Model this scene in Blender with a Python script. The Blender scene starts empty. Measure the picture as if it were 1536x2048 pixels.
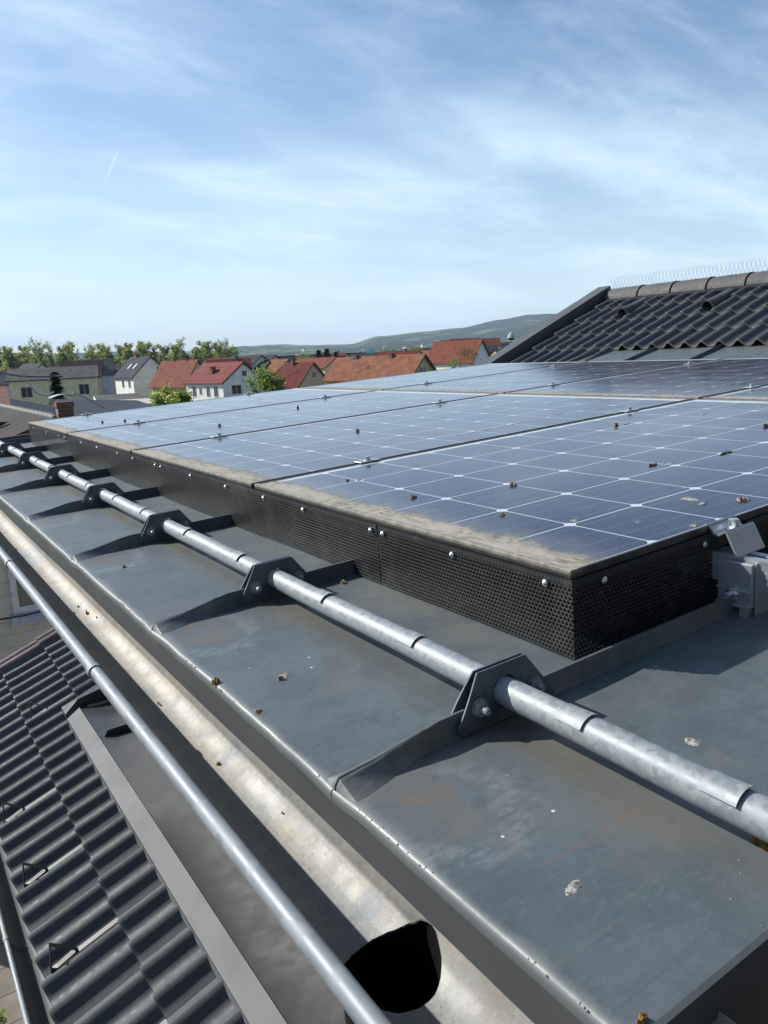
import bpy, math, random
from mathutils import Vector, Matrix, noise
R = math.radians
random.seed(7)
sc = bpy.context.scene
col = sc.collection
PI = math.pi
TAU = R(2.8)            # slope of the flat dormer roof
Z0 = 7.32               # height of the roof frame's origin above the ground
ROT = (0, -TAU, 0)
CT, ST = math.cos(TAU), math.sin(TAU)
def W(v, u, w):         # roof frame (up-slope, along the eave, normal) to world
    return Vector((v*CT - w*ST, u, Z0 + v*ST + w*CT))

# ------------------------------------------------------------------ camera
cam = bpy.data.cameras.new('camera'); co = bpy.data.objects.new('camera', cam); col.objects.link(co)
rm = Matrix(((0.833453, 0.148175, -0.532353), (-0.550692, 0.142928, -0.822381), (-0.045768, 0.978578, 0.200723)))
co.matrix_world = Matrix.Translation((-0.73473, -0.68153, 7.60442)) @ rm.to_4x4()
cam.sensor_fit = 'VERTICAL'; cam.sensor_height = 36; cam.sensor_width = 27; cam.lens = 27.408
cam.clip_start = 0.05; cam.clip_end = 60000
sc.camera = co

# ------------------------------------------------------------------ sun and sky
SD = Vector((-.4584, .6909, .5590)).normalized()
elev = math.asin(SD.z)
sun = bpy.data.lights.new('sun', 'SUN'); so = bpy.data.objects.new('sun', sun); col.objects.link(so)
sun.energy = 5.0; sun.angle = R(.53); sun.color = (1, .965, .91)
so.rotation_euler = (-SD).to_track_quat('-Z', 'Y').to_euler()
wd = bpy.data.worlds.new('World'); sc.world = wd; wd.use_nodes = True
wn, wl = wd.node_tree.nodes, wd.node_tree.links
wn.clear()
def WN(t, **k):
    n = wn.new(t)
    for a, b in k.items(): setattr(n, a, b)
    return n
sky = WN('ShaderNodeTexSky', sky_type='NISHITA', sun_disc=False)
sky.sun_elevation = elev; sky.sun_rotation = math.atan2(SD.x, SD.y)
sky.air_density = 1.0; sky.dust_density = .5; sky.ozone_density = 2.0; sky.altitude = 300
tc = WN('ShaderNodeTexCoord'); sep = WN('ShaderNodeSeparateXYZ'); wl.new(tc.outputs['Generated'], sep.inputs[0])
def wmath(op, a, b=None, clamp=False):
    n = WN('ShaderNodeMath', operation=op, use_clamp=clamp)
    for i, x in enumerate((a, b)):
        if x is None: continue
        if isinstance(x, (int, float)): n.inputs[i].default_value = x
        else: wl.new(x, n.inputs[i])
    return n.outputs[0]
den = wmath('ADD', wmath('MAXIMUM', sep.outputs[2], 0.0), .16)
cmb = WN('ShaderNodeCombineXYZ'); wl.new(wmath('DIVIDE', sep.outputs[0], den), cmb.inputs[0]); wl.new(wmath('DIVIDE', sep.outputs[1], den), cmb.inputs[1])
def wnoise(scale, rot, stretch, detail, rough, dist, off=0):
    mp = WN('ShaderNodeMapping'); mp.inputs['Rotation'].default_value = (0, 0, R(rot)); mp.inputs['Scale'].default_value = (1, stretch, 1)
    mp.inputs['Location'].default_value = (off, off*.7, 0)
    wl.new(cmb.outputs[0], mp.inputs[0])
    nz = WN('ShaderNodeTexNoise'); nz.inputs['Scale'].default_value = scale; nz.inputs['Detail'].default_value = detail
    nz.inputs['Roughness'].default_value = rough; nz.inputs['Distortion'].default_value = dist
    wl.new(mp.outputs[0], nz.inputs['Vector']); return nz.outputs[0]
def wramp(x, lo, hi):
    n = WN('ShaderNodeMapRange', clamp=True, interpolation_type='SMOOTHSTEP'); n.inputs[1].default_value = lo; n.inputs[2].default_value = hi
    wl.new(x, n.inputs[0]); return n.outputs[0]
c1 = wramp(wnoise(.75, -28, 1.5, 8, .55, .35, 3.3), .38, .74)
c2 = wramp(wnoise(1.7, -22, 2.2, 9, .6, .45, 8.1), .46, .78)
c3 = wramp(wnoise(1.0, 34, 1.9, 8, .6, .5, 1.7), .46, .74)
veil = wmath('ADD', wmath('MULTIPLY', c1, .62), wmath('ADD', wmath('MULTIPLY', c2, .36), wmath('MULTIPLY', c3, .34)), clamp=True)
# thin veil grows towards the horizon
hz = wmath('SUBTRACT', 1, wramp(sep.outputs[2], 0.0, .42))
# cirrus cover deliberately thinned behind the viewpoint to lower the fill light
side = wmath('ADD', wmath('MULTIPLY', sep.outputs[0], .545), wmath('MULTIPLY', sep.outputs[1], .838))
cov = wmath('MULTIPLY', wmath('ADD', wmath('MULTIPLY', veil, .92), wmath('MULTIPLY', hz, .50), clamp=True), wmath('ADD', .12, wmath('MULTIPLY', wramp(side, -.25, .35), .88)))
bl = WN('ShaderNodeMix', data_type='RGBA'); wl.new(cov, bl.inputs[0])
hs = WN('ShaderNodeHueSaturation'); hs.inputs['Saturation'].default_value = 1.10; hs.inputs['Value'].default_value = 1.7; wl.new(sky.outputs[0], hs.inputs['Color'])
wl.new(hs.outputs[0], bl.inputs[6]); bl.inputs[7].default_value = (9.8, 12.2, 14.6, 1)
bg = WN('ShaderNodeBackground'); bg.inputs['Strength'].default_value = .06
wl.new(bl.outputs[2], bg.inputs[0]); wo = WN('ShaderNodeOutputWorld'); wl.new(bg.outputs[0], wo.inputs[0])
vs = sc.view_settings; vs.view_transform = 'Standard'; vs.look = 'None'; vs.gamma = 1; vs.exposure = .45; vs.use_curve_mapping = False
sc.cycles.max_bounces = 6; sc.cycles.transparent_max_bounces = 16; sc.cycles.volume_bounces = 0

# ------------------------------------------------------------------ materials
class M:
    def __init__(s, name, base=(.5,.5,.5), rough=.6, metal=0., spec=.5):
        s.m = bpy.data.materials.new(name); s.m.use_nodes = True; s.t = s.m.node_tree
        s.b = s.t.nodes['Principled BSDF']; s.set('Base Color', (*base, 1)); s.set('Roughness', rough); s.set('Metallic', metal); s.set('Specular IOR Level', spec)
        s._tc = None
    def set(s, k, v): s.b.inputs[k].default_value = v
    def N(s, t, **k):
        n = s.t.nodes.new(t)
        for a, b in k.items(): setattr(n, a, b)
        return n
    def L(s, a, b): s.t.links.new(a, b)
    def co(s, out='Object'):
        if not s._tc: s._tc = s.N('ShaderNodeTexCoord')
        return s._tc.outputs[out]
    def math(s, op, a, b=None, c=None, clamp=False):
        n = s.N('ShaderNodeMath', operation=op, use_clamp=clamp)
        for i, x in enumerate((a, b, c)):
            if x is None: continue
            if isinstance(x, (int, float)): n.inputs[i].default_value = x
            else: s.L(x, n.inputs[i])
        return n.outputs[0]
    def xyz(s):
        n = s.N('ShaderNodeSeparateXYZ'); s.L(s.co(), n.inputs[0]); return n.outputs
    def noise(s, scale, detail=4, rough=.55, stretch=(1,1,1), dist=0, off=(0,0,0)):
        mp = s.N('ShaderNodeMapping'); mp.inputs['Scale'].default_value = stretch; mp.inputs['Location'].default_value = off; s.L(s.co(), mp.inputs[0])
        n = s.N('ShaderNodeTexNoise'); n.inputs['Scale'].default_value = scale; n.inputs['Detail'].default_value = detail
        n.inputs['Roughness'].default_value = rough; n.inputs['Distortion'].default_value = dist; s.L(mp.outputs[0], n.inputs['Vector'])
        return n.outputs[0]
    def rng(s, x, a, b, c=0., d=1., smooth=True):
        n = s.N('ShaderNodeMapRange', clamp=True)
        if smooth: n.interpolation_type = 'SMOOTHSTEP'
        for i, v in enumerate((a, b, c, d)): n.inputs[i+1].default_value = v
        s.L(x, n.inputs[0]); return n.outputs[0]
    def mix(s, f, a, b):
        n = s.N('ShaderNodeMix', data_type='RGBA')
        if isinstance(f, (int, float)): n.inputs[0].default_value = f
        else: s.L(f, n.inputs[0])
        for i, x in ((6, a), (7, b)):
            if isinstance(x, tuple): n.inputs[i].default_value = (*x, 1)
            else: s.L(x, n.inputs[i])
        return n.outputs[2]
    def base(s, x): s.L(x, s.b.inputs['Base Color'])
    def rough(s, x): s.L(x, s.b.inputs['Roughness'])
    def bump(s, h, strength=.3, dist=.002):
        n = s.N('ShaderNodeBump'); n.inputs['Strength'].default_value = strength; n.inputs['Distance'].default_value = dist
        s.L(h, n.inputs['Height']); s.L(n.outputs[0], s.b.inputs['Normal'])

def speckled(name, a, b, scale=6, rough=.8, lo=.35, hi=.65, bump=0, bscale=None, metal=0, detail=5, stretch=(1,1,1), spec=.5):
    m = M(name, a, rough, metal, spec); n = m.noise(scale, detail, .6, stretch); m.base(m.mix(m.rng(n, lo, hi), a, b))
    if bump: m.bump(m.noise(bscale or scale*4, 4), bump)
    return m.m

def zinc_roof_mat():
    m = M('weathered_zinc', (.12,.15,.165), .42, .15)
    x = m.xyz(); v, u = x[0], x[1]
    big = m.noise(2.3, 5, .6); mid = m.noise(14, 6, .65); fine = m.noise(90, 4, .6, (1, 2.2, 1))
    c = m.mix(m.rng(big, .3, .7), (.074,.096,.107), (.108,.130,.136))
    c = m.mix(m.math('MULTIPLY', m.rng(mid, .42, .62), .6), c, (.056,.073,.084))
    c = m.mix(m.math('MULTIPLY', m.rng(fine, .5, .75), .35), c, (.125,.15,.16))
    c = m.mix(m.math('MULTIPLY', m.rng(m.noise(1.6, 6, .65, (1.2, 30, 1)), .52, .72), .38), c, (.115,.125,.118))
    c = m.mix(m.math('MULTIPLY', m.rng(m.noise(2.2, 6, .7, (1.5, 40, 1), off=(3,1,0)), .55, .72), .4), c, (.045,.058,.068))
    c = m.mix(m.math('MULTIPLY', m.rng(m.noise(260, 3, .7), .62, .72), .4), c, (.17,.18,.18))
    wob = m.math('SUBTRACT', m.noise(7, 5, .65), .5)
    # distance up-slope from the eave and along the pan from its upper (far) seam
    pan = m.math('MULTIPLY', m.math('FRACT', m.math('DIVIDE', m.math('ADD', u, .045+6.0), .6)), .6)   # 0 at near seam
    fromseam = m.math('SUBTRACT', .6, pan)
    # brown water-stain patch and the pale oxide fringe beside it, near the eave end of each seam
    dv = m.math('SUBTRACT', v, -.345); du = m.math('SUBTRACT', fromseam, .085)
    r2 = m.math('SQRT', m.math('ADD', m.math('POWER', m.math('MULTIPLY', dv, 1.0), 2), m.math('POWER', m.math('MULTIPLY', du, .75), 2)))
    rr = m.math('ADD', r2, m.math('MULTIPLY', wob, .10))
    patch = m.math('SUBTRACT', 1, m.rng(rr, .015, .055))
    ring = m.math('MULTIPLY', m.rng(rr, .045, .065), m.math('SUBTRACT', 1, m.rng(rr, .065, .095)))
    c = m.mix(m.math('MULTIPLY', m.math('MULTIPLY', patch, m.rng(m.noise(30, 4, .6), .35, .65)), .85), c, (.135,.105,.080))
    c = m.mix(m.math('MULTIPLY', m.math('MULTIPLY', ring, m.rng(m.noise(60, 4, .6, (1,2,1)), .35, .65)), .6), c, (.19,.21,.21))
    # brown dirt that collects under the snow pipe and beside the seams
    pd = m.math('ABSOLUTE', m.math('SUBTRACT', v, -.185))
    dirt = m.math('MULTIPLY', m.math('SUBTRACT', 1, m.rng(m.math('ADD', pd, m.math('MULTIPLY', wob, .06)), .012, .06)), m.rng(fromseam, .0, .55, .75, .12))
    c = m.mix(m.math('MULTIPLY', dirt, .8), c, (.135,.112,.080))
    eb = m.math('MULTIPLY', m.math('SUBTRACT', 1, m.rng(m.math('ADD', v, m.math('MULTIPLY', wob, .035)), -.404, -.390)), .7)
    c = m.mix(eb, c, (.19,.20,.19))  # highlight along the eave lip, put into the colour as a pale band
    g = m.math('MULTIPLY', m.rng(m.noise(4.2, 5, .65, off=(5,2,0)), .52, .66), .6)
    c = m.mix(g, c, (.135,.128,.112))
    # lime spots
    vo = m.N('ShaderNodeTexVoronoi'); vo.inputs['Scale'].default_value = 26; m.L(m.co(), vo.inputs['Vector'])
    c = m.mix(m.math('MULTIPLY', m.math('SUBTRACT', 1, m.rng(vo.outputs['Distance'], .03, .06)), m.rng(m.noise(9, 2), .52, .6)), c, (.6,.62,.6))
    # faint rust-coloured scratch on the nearest pan
    k = m.math('ABSOLUTE', m.math('SUBTRACT', m.math('SUBTRACT', u, -.263), m.math('MULTIPLY', m.math('SUBTRACT', v, -.186), -.02)))
    sc_ = m.math('MULTIPLY', m.math('SUBTRACT', 1, m.rng(k, .0008, .0026)), m.math('MULTIPLY', m.rng(v, -.34, -.31), m.math('SUBTRACT', 1, m.rng(v, -.21, -.18))))
    c = m.mix(m.math('MULTIPLY', sc_, .3), c, (.20,.10,.065))
    m.base(c)
    m.rough(m.rng(mid, .3, .7, .42, .58)); m.bump(m.math('ADD', m.noise(45, 5, .6), m.math('MULTIPLY', fine, .4)), .22, .0018)
    return m.m
MAT = {}
MAT['zinc'] = zinc_roof_mat()
def galv(name, a=(.42,.45,.47), b=(.60,.62,.62), scale=60, metal=.75, rough=.38, warm=False):
    m = M(name, a, rough, metal)
    vo = m.N('ShaderNodeTexVoronoi'); vo.inputs['Scale'].default_value = scale; m.L(m.co(), vo.inputs['Vector'])
    sp = m.N('ShaderNodeSeparateColor'); m.L(vo.outputs['Color'], sp.inputs[0])
    f = m.math('ADD', m.math('MULTIPLY', sp.outputs[0], .55), m.math('MULTIPLY', m.noise(scale*.5, 5, .65), .6))
    c = m.mix(m.rng(f, .3, .85), a, b)
    if warm: c = m.mix(m.math('MULTIPLY', m.rng(m.noise(5, 4), .55, .7), .4), c, (.42,.35,.25))
    m.base(c); m.rough(m.rng(f, .2, .9, rough-.06, rough+.12)); m.bump(m.noise(scale*3, 4), .08, .001)
    return m.m
MAT['galv'] = galv('galvanised_pipe', (.20,.23,.245), (.275,.298,.305), 140, .2, .5)
MAT['galv_plate'] = galv('galvanised_plate', (.075,.095,.12), (.12,.14,.165), 40, .35, .42)
MAT['galv_bright'] = galv('bright_steel', (.55,.57,.58), (.70,.71,.71), 200, .9, .25)
MAT['bead'] = galv('zinc_bead', (.19,.215,.235), (.235,.26,.275), 30, .15, .52)
MAT['alu'] = speckled('aluminium_rail', (.40,.43,.45), (.46,.49,.51), 9, .38, metal=.6, stretch=(1,.2,1))
def gutter_mat():
    m = M('stained_gutter_zinc', (.40,.38,.33), .5, .15)
    x = m.xyz()
    a = m.mix(m.rng(m.noise(5, 5, .6, (1,.45,1)), .38, .62), (.33,.315,.28), (.27,.29,.30))
    a = m.mix(m.math('MULTIPLY', m.rng(m.noise(9, 5, .65, (1.6,.5,1), off=(3,1,2)), .52, .68), .8), a, (.37,.335,.265))
    a = m.mix(m.math('MULTIPLY', m.rng(m.noise(2.6, 3, .6, (1,1,1), off=(7,3,1)), .55, .7), .45), a, (.21,.145,.08))
    vo = m.N('ShaderNodeTexVoronoi'); vo.inputs['Scale'].default_value = 11; vo.inputs['Randomness'].default_value = .8; m.L(m.co(), vo.inputs['Vector'])
    a = m.mix(m.math('MULTIPLY', m.math('SUBTRACT', 1, m.rng(vo.outputs['Distance'], .2, .3)), .55), a, (.20,.235,.27))
    a = m.mix(m.math('MULTIPLY', m.rng(m.noise(42, 6, .75), .45, .62), .35), a, (.18,.178,.17))
    a = m.mix(m.math('MULTIPLY', m.rng(m.noise(70, 5, .75, off=(1,5,2)), .54, .66), .45), a, (.42,.395,.335))
    a = m.mix(m.math('MULTIPLY', m.rng(m.noise(150, 3, .6), .6, .72), .5), a, (.16,.13,.09))
    m.base(a); m.rough(m.rng(m.noise(20, 4), .3, .7, .52, .68)); m.bump(m.noise(90, 6, .75), .35, .002); m.set('Specular IOR Level', .3)
    return m.m
MAT['gutter'] = gutter_mat()
def plain_dark():
    m = M('anthracite_sheet', (.075,.077,.078), .34, .25)
    n = m.noise(3, 4, .6, (1, .5, 1)); c = m.mix(m.rng(n, .35, .65), (.046,.050,.053), (.060,.062,.063))
    c = m.mix(m.math('MULTIPLY', m.rng(m.noise(5.5, 5, .65, (1.4,.6,1), off=(2,2,2)), .58, .70), .3), c, (.095,.088,.082))
    m.base(c); m.rough(m.rng(m.noise(12, 4), .3, .7, .30, .42)); m.bump(m.noise(1.6, 2), .08, .006)
    return m.m
MAT['sheet'] = plain_dark()
MAT['fascia'] = speckled('fascia_sheet', (.072,.074,.075), (.088,.089,.088), 5, .5, metal=.1)
def tile_mat(name, a, b, c_, rough=.62, lich=.35):
    m = M(name, a, rough, 0, .3)
    n = m.noise(3, 5, .6); c = m.mix(m.rng(n, .3, .7), a, b)
    c = m.mix(m.math('MULTIPLY', m.rng(m.noise(60, 4, .7), .5, .75), .5), c, c_)
    c = m.mix(m.math('MULTIPLY', m.rng(m.noise(22, 5, .7, off=(4,4,4)), .64, .74), lich), c, (.26,.235,.18))
    m.base(c); m.rough(m.rng(m.noise(40, 3), .3, .7, rough-.1, rough+.08)); m.bump(m.noise(220, 4, .7), .35, .002)
    return m.m
MAT['tile'] = tile_mat('anthracite_concrete_tile', (.054,.061,.068), (.074,.079,.083), (.125,.125,.12), .58)
MAT['tile_lip'] = tile_mat('tile_front_edge', (.16,.15,.13), (.11,.105,.095), (.28,.25,.2), .8, .6)
MAT['ridge'] = tile_mat('ridge_tile', (.075,.074,.073), (.095,.093,.09), (.13,.125,.118), .7, .3)
MAT['verge'] = speckled('verge_sheet', (.085,.088,.09), (.105,.107,.107), 6, .42, metal=.2)
MAT['glazed'] = speckled('glazed_brown_tile', (.11,.075,.07), (.16,.115,.11), 9, .2)
MAT['black'] = speckled('black_powder_coat', (.012,.012,.013), (.02,.02,.021), 30, .5, spec=.3)
MAT['frame'] = None
def perf_mat():
    m = M('black_perforated_sheet', (.014,.014,.015), .42, 0, .3)
    x = m.xyz()
    a = m.math('ADD', x[0], x[1])           # runs along whichever way the sheet faces
    row = m.math('DIVIDE', x[2], .00606); ri = m.math('FLOOR', row)
    fx = m.math('SUBTRACT', m.math('FRACT', m.math('ADD', m.math('DIVIDE', a, .007), m.math('MULTIPLY', m.math('MODULO', ri, 2), .5))), .5)
    fy = m.math('SUBTRACT', m.math('FRACT', row), .5)
    d = m.math('SQRT', m.math('ADD', m.math('POWER', m.math('MULTIPLY', fx, 7.), 2), m.math('POWER', m.math('MULTIPLY', fy, 6.06), 2)))
    solid = m.math('MAXIMUM', m.math('GREATER_THAN', d, 2.45), m.math('GREATER_THAN', x[2], -.022))
    rim = m.math('SUBTRACT', 1, m.rng(d, 2.45, 2.75))
    m.base(m.mix(m.rng(m.noise(20, 4), .5, .7), (.024,.024,.025), (.046,.045,.043)))
    m.bump(m.math('MULTIPLY', rim, -1), .6, .0006)
    m.L(solid, m.b.inputs['Alpha'])
    return m.m
MAT['perf'] = perf_mat()
def pv_mat():
    m = M('photovoltaic_glass', (.01,.014,.035), .09, 0, .4)
    x = m.xyz(); v, u = x[0], x[1]
    cv = m.math('DIVIDE', m.math('SUBTRACT', v, .015), .158); cu = m.math('DIVIDE', m.math('SUBTRACT', u, .007), .158)
    def near(c): return m.math('SUBTRACT', .5, m.math('ABSOLUTE', m.math('SUBTRACT', m.math('FRACT', c), .5)))
    dv, du = near(cv), near(cu)
    line = m.math('MAXIMUM', m.math('LESS_THAN', dv, .0085), m.math('LESS_THAN', du, .0085))
    dia = m.math('LESS_THAN', m.math('ADD', dv, du), .082)
    out = m.math('MAXIMUM', m.math('MAXIMUM', m.math('LESS_THAN', cv, 0), m.math('GREATER_THAN', cv, 10)), m.math('MAXIMUM', m.math('LESS_THAN', cu, 0), m.math('GREATER_THAN', cu, 6)))
    white = m.math('MAXIMUM', m.math('MAXIMUM', line, dia), out)
    bus = m.math('LESS_THAN', near(m.math('MULTIPLY', m.math('ADD', cu, .125), 4)), .016)
    fing = m.math('LESS_THAN', near(m.math('MULTIPLY', cv, 60)), .12)
    c = m.mix(m.rng(m.noise(1.2, 2), .3, .7), (.010,.015,.040), (.014,.021,.052))
    fl = m.N('ShaderNodeTexWhiteNoise'); cm = m.N('ShaderNodeCombineXYZ'); m.L(m.math('FLOOR', cv), cm.inputs[0]); m.L(m.math('FLOOR', cu), cm.inputs[1]); m.L(cm.outputs[0], fl.inputs[0])
    c = m.mix(m.math('MULTIPLY', fl.outputs[0], .4), c, (.016,.020,.050))
    c = m.mix(m.math('MULTIPLY', fing, .12), c, (.06,.07,.10))
    c = m.mix(m.math('MULTIPLY', bus, .45), c, (.22,.24,.28))
    c = m.mix(white, c, (.50,.55,.60))
    # thin dust film, water marks
    film = m.rng(m.noise(6, 6, .65, (1,1.6,1)), .3, .75, .020, .055)
    c = m.mix(film, c, (.42,.43,.42))
    spots = m.math('MULTIPLY', m.rng(m.noise(34, 4, .6), .66, .74), .22)
    c = m.mix(spots, c, (.5,.5,.48))
    # silt along the lower edge
    wob = m.math('MULTIPLY', m.math('SUBTRACT', m.noise(15, 8, .78, (1,.6,1)), .5), .13)
    sv = m.math('ADD', v, wob)
    silt = m.math('SUBTRACT', 1, m.rng(sv, .044, .070))
    silt2 = m.math('MULTIPLY', m.math('SUBTRACT', 1, m.rng(sv, .05, .15)), .22)
    grain = m.mix(m.rng(m.noise(75, 5, .7, (1,.5,1)), .38, .62), (.38,.35,.26), (.17,.16,.125))
    grain = m.mix(m.rng(m.noise(9, 3), .4, .6), grain, (.36,.335,.28))
    c = m.mix(silt2, c, (.33,.32,.27))
    c = m.mix(m.math('MULTIPLY', silt, .93), c, grain)
    m.base(c)
    m.rough(m.math('ADD', m.rng(m.noise(5, 4), .3, .7, .10, .17), m.math('MULTIPLY', silt, .6)))
    m.L(m.rng(silt, 0, 1, .30, .1), m.b.inputs['Specular IOR Level'])
    m.bump(m.math('MULTIPLY', silt, m.noise(110, 5, .7)), .5, .003)
    return m.m
MAT['pv'] = pv_mat()
def frame_mat():
    m = M('module_frame', (.035,.034,.033), .38, .3)
    x = m.xyz()
    silt = m.math('MULTIPLY', m.math('SUBTRACT', 1, m.rng(x[0], .010, .03)), m.rng(x[2], -.009, -.002))
    c = m.mix(m.rng(m.noise(25, 4), .4, .7), (.030,.029,.028), (.060,.056,.050)); c = m.mix(m.math('GREATER_THAN', x[2], -.0015), c, (.19,.185,.17))
    c = m.mix(m.math('MULTIPLY', silt, .85), c, m.mix(m.rng(m.noise(40, 5, .7), .4, .6), (.33,.30,.25), (.20,.185,.16)))
    m.base(c); m.rough(m.rng(silt, 0, 1, .35, .8)); return m.m
MAT['frame'] = frame_mat()
def simple(n, c, r=.7, me=0, c2=None, s=8): MAT[n] = speckled(n, c, c2 or tuple(x*.82 for x in c), s, r, metal=me, spec=.15 if r >= .6 else .5); return MAT[n]

# ------------------------------------------------------------------ mesh building
class MB:
    def __init__(s): s.v = []; s.f = []; s.mi = []; s.cur = 0
    def add(s, vs, fs):
        o = len(s.v); s.v += [tuple(p) for p in vs]; s.f += [tuple(i+o for i in f) for f in fs]; s.mi += [s.cur]*len(fs); return s
    def box(s, a, b):
        (x0,y0,z0), (x1,y1,z1) = a, b
        return s.add([(x0,y0,z0),(x1,y0,z0),(x1,y1,z0),(x0,y1,z0),(x0,y0,z1),(x1,y0,z1),(x1,y1,z1),(x0,y1,z1)],
                     [(0,3,2,1),(4,5,6,7),(0,1,5,4),(1,2,6,5),(2,3,7,6),(3,0,4,7)])
    def hexa(s, p):   # 8 points, bottom ring then top ring
        return s.add(p, [(0,3,2,1),(4,5,6,7),(0,1,5,4),(1,2,6,5),(2,3,7,6),(3,0,4,7)])
    def tube(s, pts, r, n=12, caps=True):
        pts = [Vector(p) for p in pts]; rs = r if isinstance(r, (list, tuple)) else [r]*len(pts)
        vs = []; prev = None
        for i, p in enumerate(pts):
            d = (pts[min(i+1, len(pts)-1)] - pts[max(i-1, 0)]).normalized()
            if prev is None:
                a = Vector((0,0,1)) if abs(d.z) < .9 else Vector((1,0,0)); x = d.cross(a).normalized()
            else: x = (prev - d*prev.dot(d)).normalized()
            prev = x; y = d.cross(x)
            for k in range(n):
                t = 2*PI*k/n; vs.append(p + x*math.cos(t)*rs[i] + y*math.sin(t)*rs[i])
        fs = [(i*n+k, i*n+(k+1)%n, (i+1)*n+(k+1)%n, (i+1)*n+k) for i in range(len(pts)-1) for k in range(n)]
        if caps: fs += [tuple(reversed(range(n))), tuple(range((len(pts)-1)*n, len(pts)*n))]
        return s.add(vs, fs)
    def grid(s, fn, nu, nv, flip=False):
        vs = [fn(i/nu, j/nv) for j in range(nv+1) for i in range(nu+1)]
        fs = []
        for j in range(nv):
            for i in range(nu):
                q = (j*(nu+1)+i, j*(nu+1)+i+1, (j+1)*(nu+1)+i+1, (j+1)*(nu+1)+i)
                fs.append(q[::-1] if flip else q)
        return s.add(vs, fs)
    def build(s, name, mat, parent=None, origin=(0,0,0), smooth=None, mats=None):
        me = bpy.data.meshes.new(name); o = Vector(origin)
        me.from_pydata([Vector(p)-o for p in s.v], [], s.f)
        for m in (mats or [mat]): me.materials.append(MAT[m] if isinstance(m, str) else m)
        if mats: me.polygons.foreach_set('material_index', s.mi)
        me.validate(); me.update()
        if smooth is not None:
            me.shade_smooth()
            if smooth < 180: me.set_sharp_from_angle(angle=R(smooth))
        ob = bpy.data.objects.new(name, me); col.objects.link(ob)
        if parent: ob.parent = parent
        return ob
def tag(o, label=None, cat=None, group=None, kind=None):
    for k, v in (('label', label), ('category', cat), ('group', group), ('kind', kind)):
        if v: o[k] = v
    return o
def thing(name, label, cat, loc=(0,0,0), rot=(0,0,0), group=None):
    o = bpy.data.objects.new(name, None); o.empty_display_size = .1; col.objects.link(o); o.location = loc; o.rotation_euler = rot
    return tag(o, label, cat, group)
def rthing(name, label, cat, org=(0,0,0), group=None): return thing(name, label, cat, W(*org), ROT, group)
def rsolo(mb, name, mat, org, label, cat, group=None, smooth=None, kind=None, mats=None):
    o = mb.build(name, mat, None, org, smooth, mats); o.location = W(*org); o.rotation_euler = ROT
    return tag(o, label, cat, group, kind)
def copy_tree(o, parent=None):
    c = o.copy(); col.objects.link(c)
    if parent: c.parent = parent
    for ch in [x for x in o.children]: copy_tree(ch, c)
    return c

# ================================================================== the house under the camera
WR = -.125                                        # surface of the metal roof
house = rthing('house', 'house under the camera with flat zinc dormer roof and anthracite waved tile roof', 'house')
SE = [-.045 + .6*i for i in range(8)]
UN, UF = -.415, 4.27
def rough_w(v, u):
    k = min(1, max(0, (v+.41)/.1))
    ramp = max(0, v-4.25)*.19
    return WR + ramp + .0030*noise.noise((v*2.3, u*2.1, 0)) + .0009*noise.noise((v*9, u*7, 3))*k
mb = MB()
edges = [UN] + SE + [UF]
for a, b in zip(edges[:-1], edges[1:]):
    n = max(4, int((b-a)/.025))
    vs_ = [-.4045, -.4065, -.4055, -.4035, -.4005, -.397] + [-.39+.02*i for i in range(31)] + [.25+.09*i for i in range(52)]
    ws = {0: -.016, 1: -.006, 2: -.0025, 3: -.0008, 4: -.0001}
    rows = []
    for j, v in enumerate(vs_):
        for i in range(n+1):
            u = a + .001 + (b-a-.002)*i/n
            e = .0010*noise.noise((u*6, 5, 1)) + .0012*noise.noise((u*60, 5, 1))
            # the eave fold droops and bulges out at its seams
            t = min(abs(u-a) if a != UN else 9, abs(u-b) if b != UF else 9)
            bl_ = -.003*math.exp(-(t/.035)**2)
            vv = v + (e+bl_ if v < -.38 else 0)
            rows.append((vv, u, rough_w(v, u) + ws.get(j, 0)))
    nv_ = len(vs_)
    mb.add(rows, [(j*(n+1)+i, j*(n+1)+i+1, (j+1)*(n+1)+i+1, (j+1)*(n+1)+i)[::-1] for j in range(nv_-1) for i in range(n)])
metal = mb.build('metal_roof', 'zinc', house, smooth=60)
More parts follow.
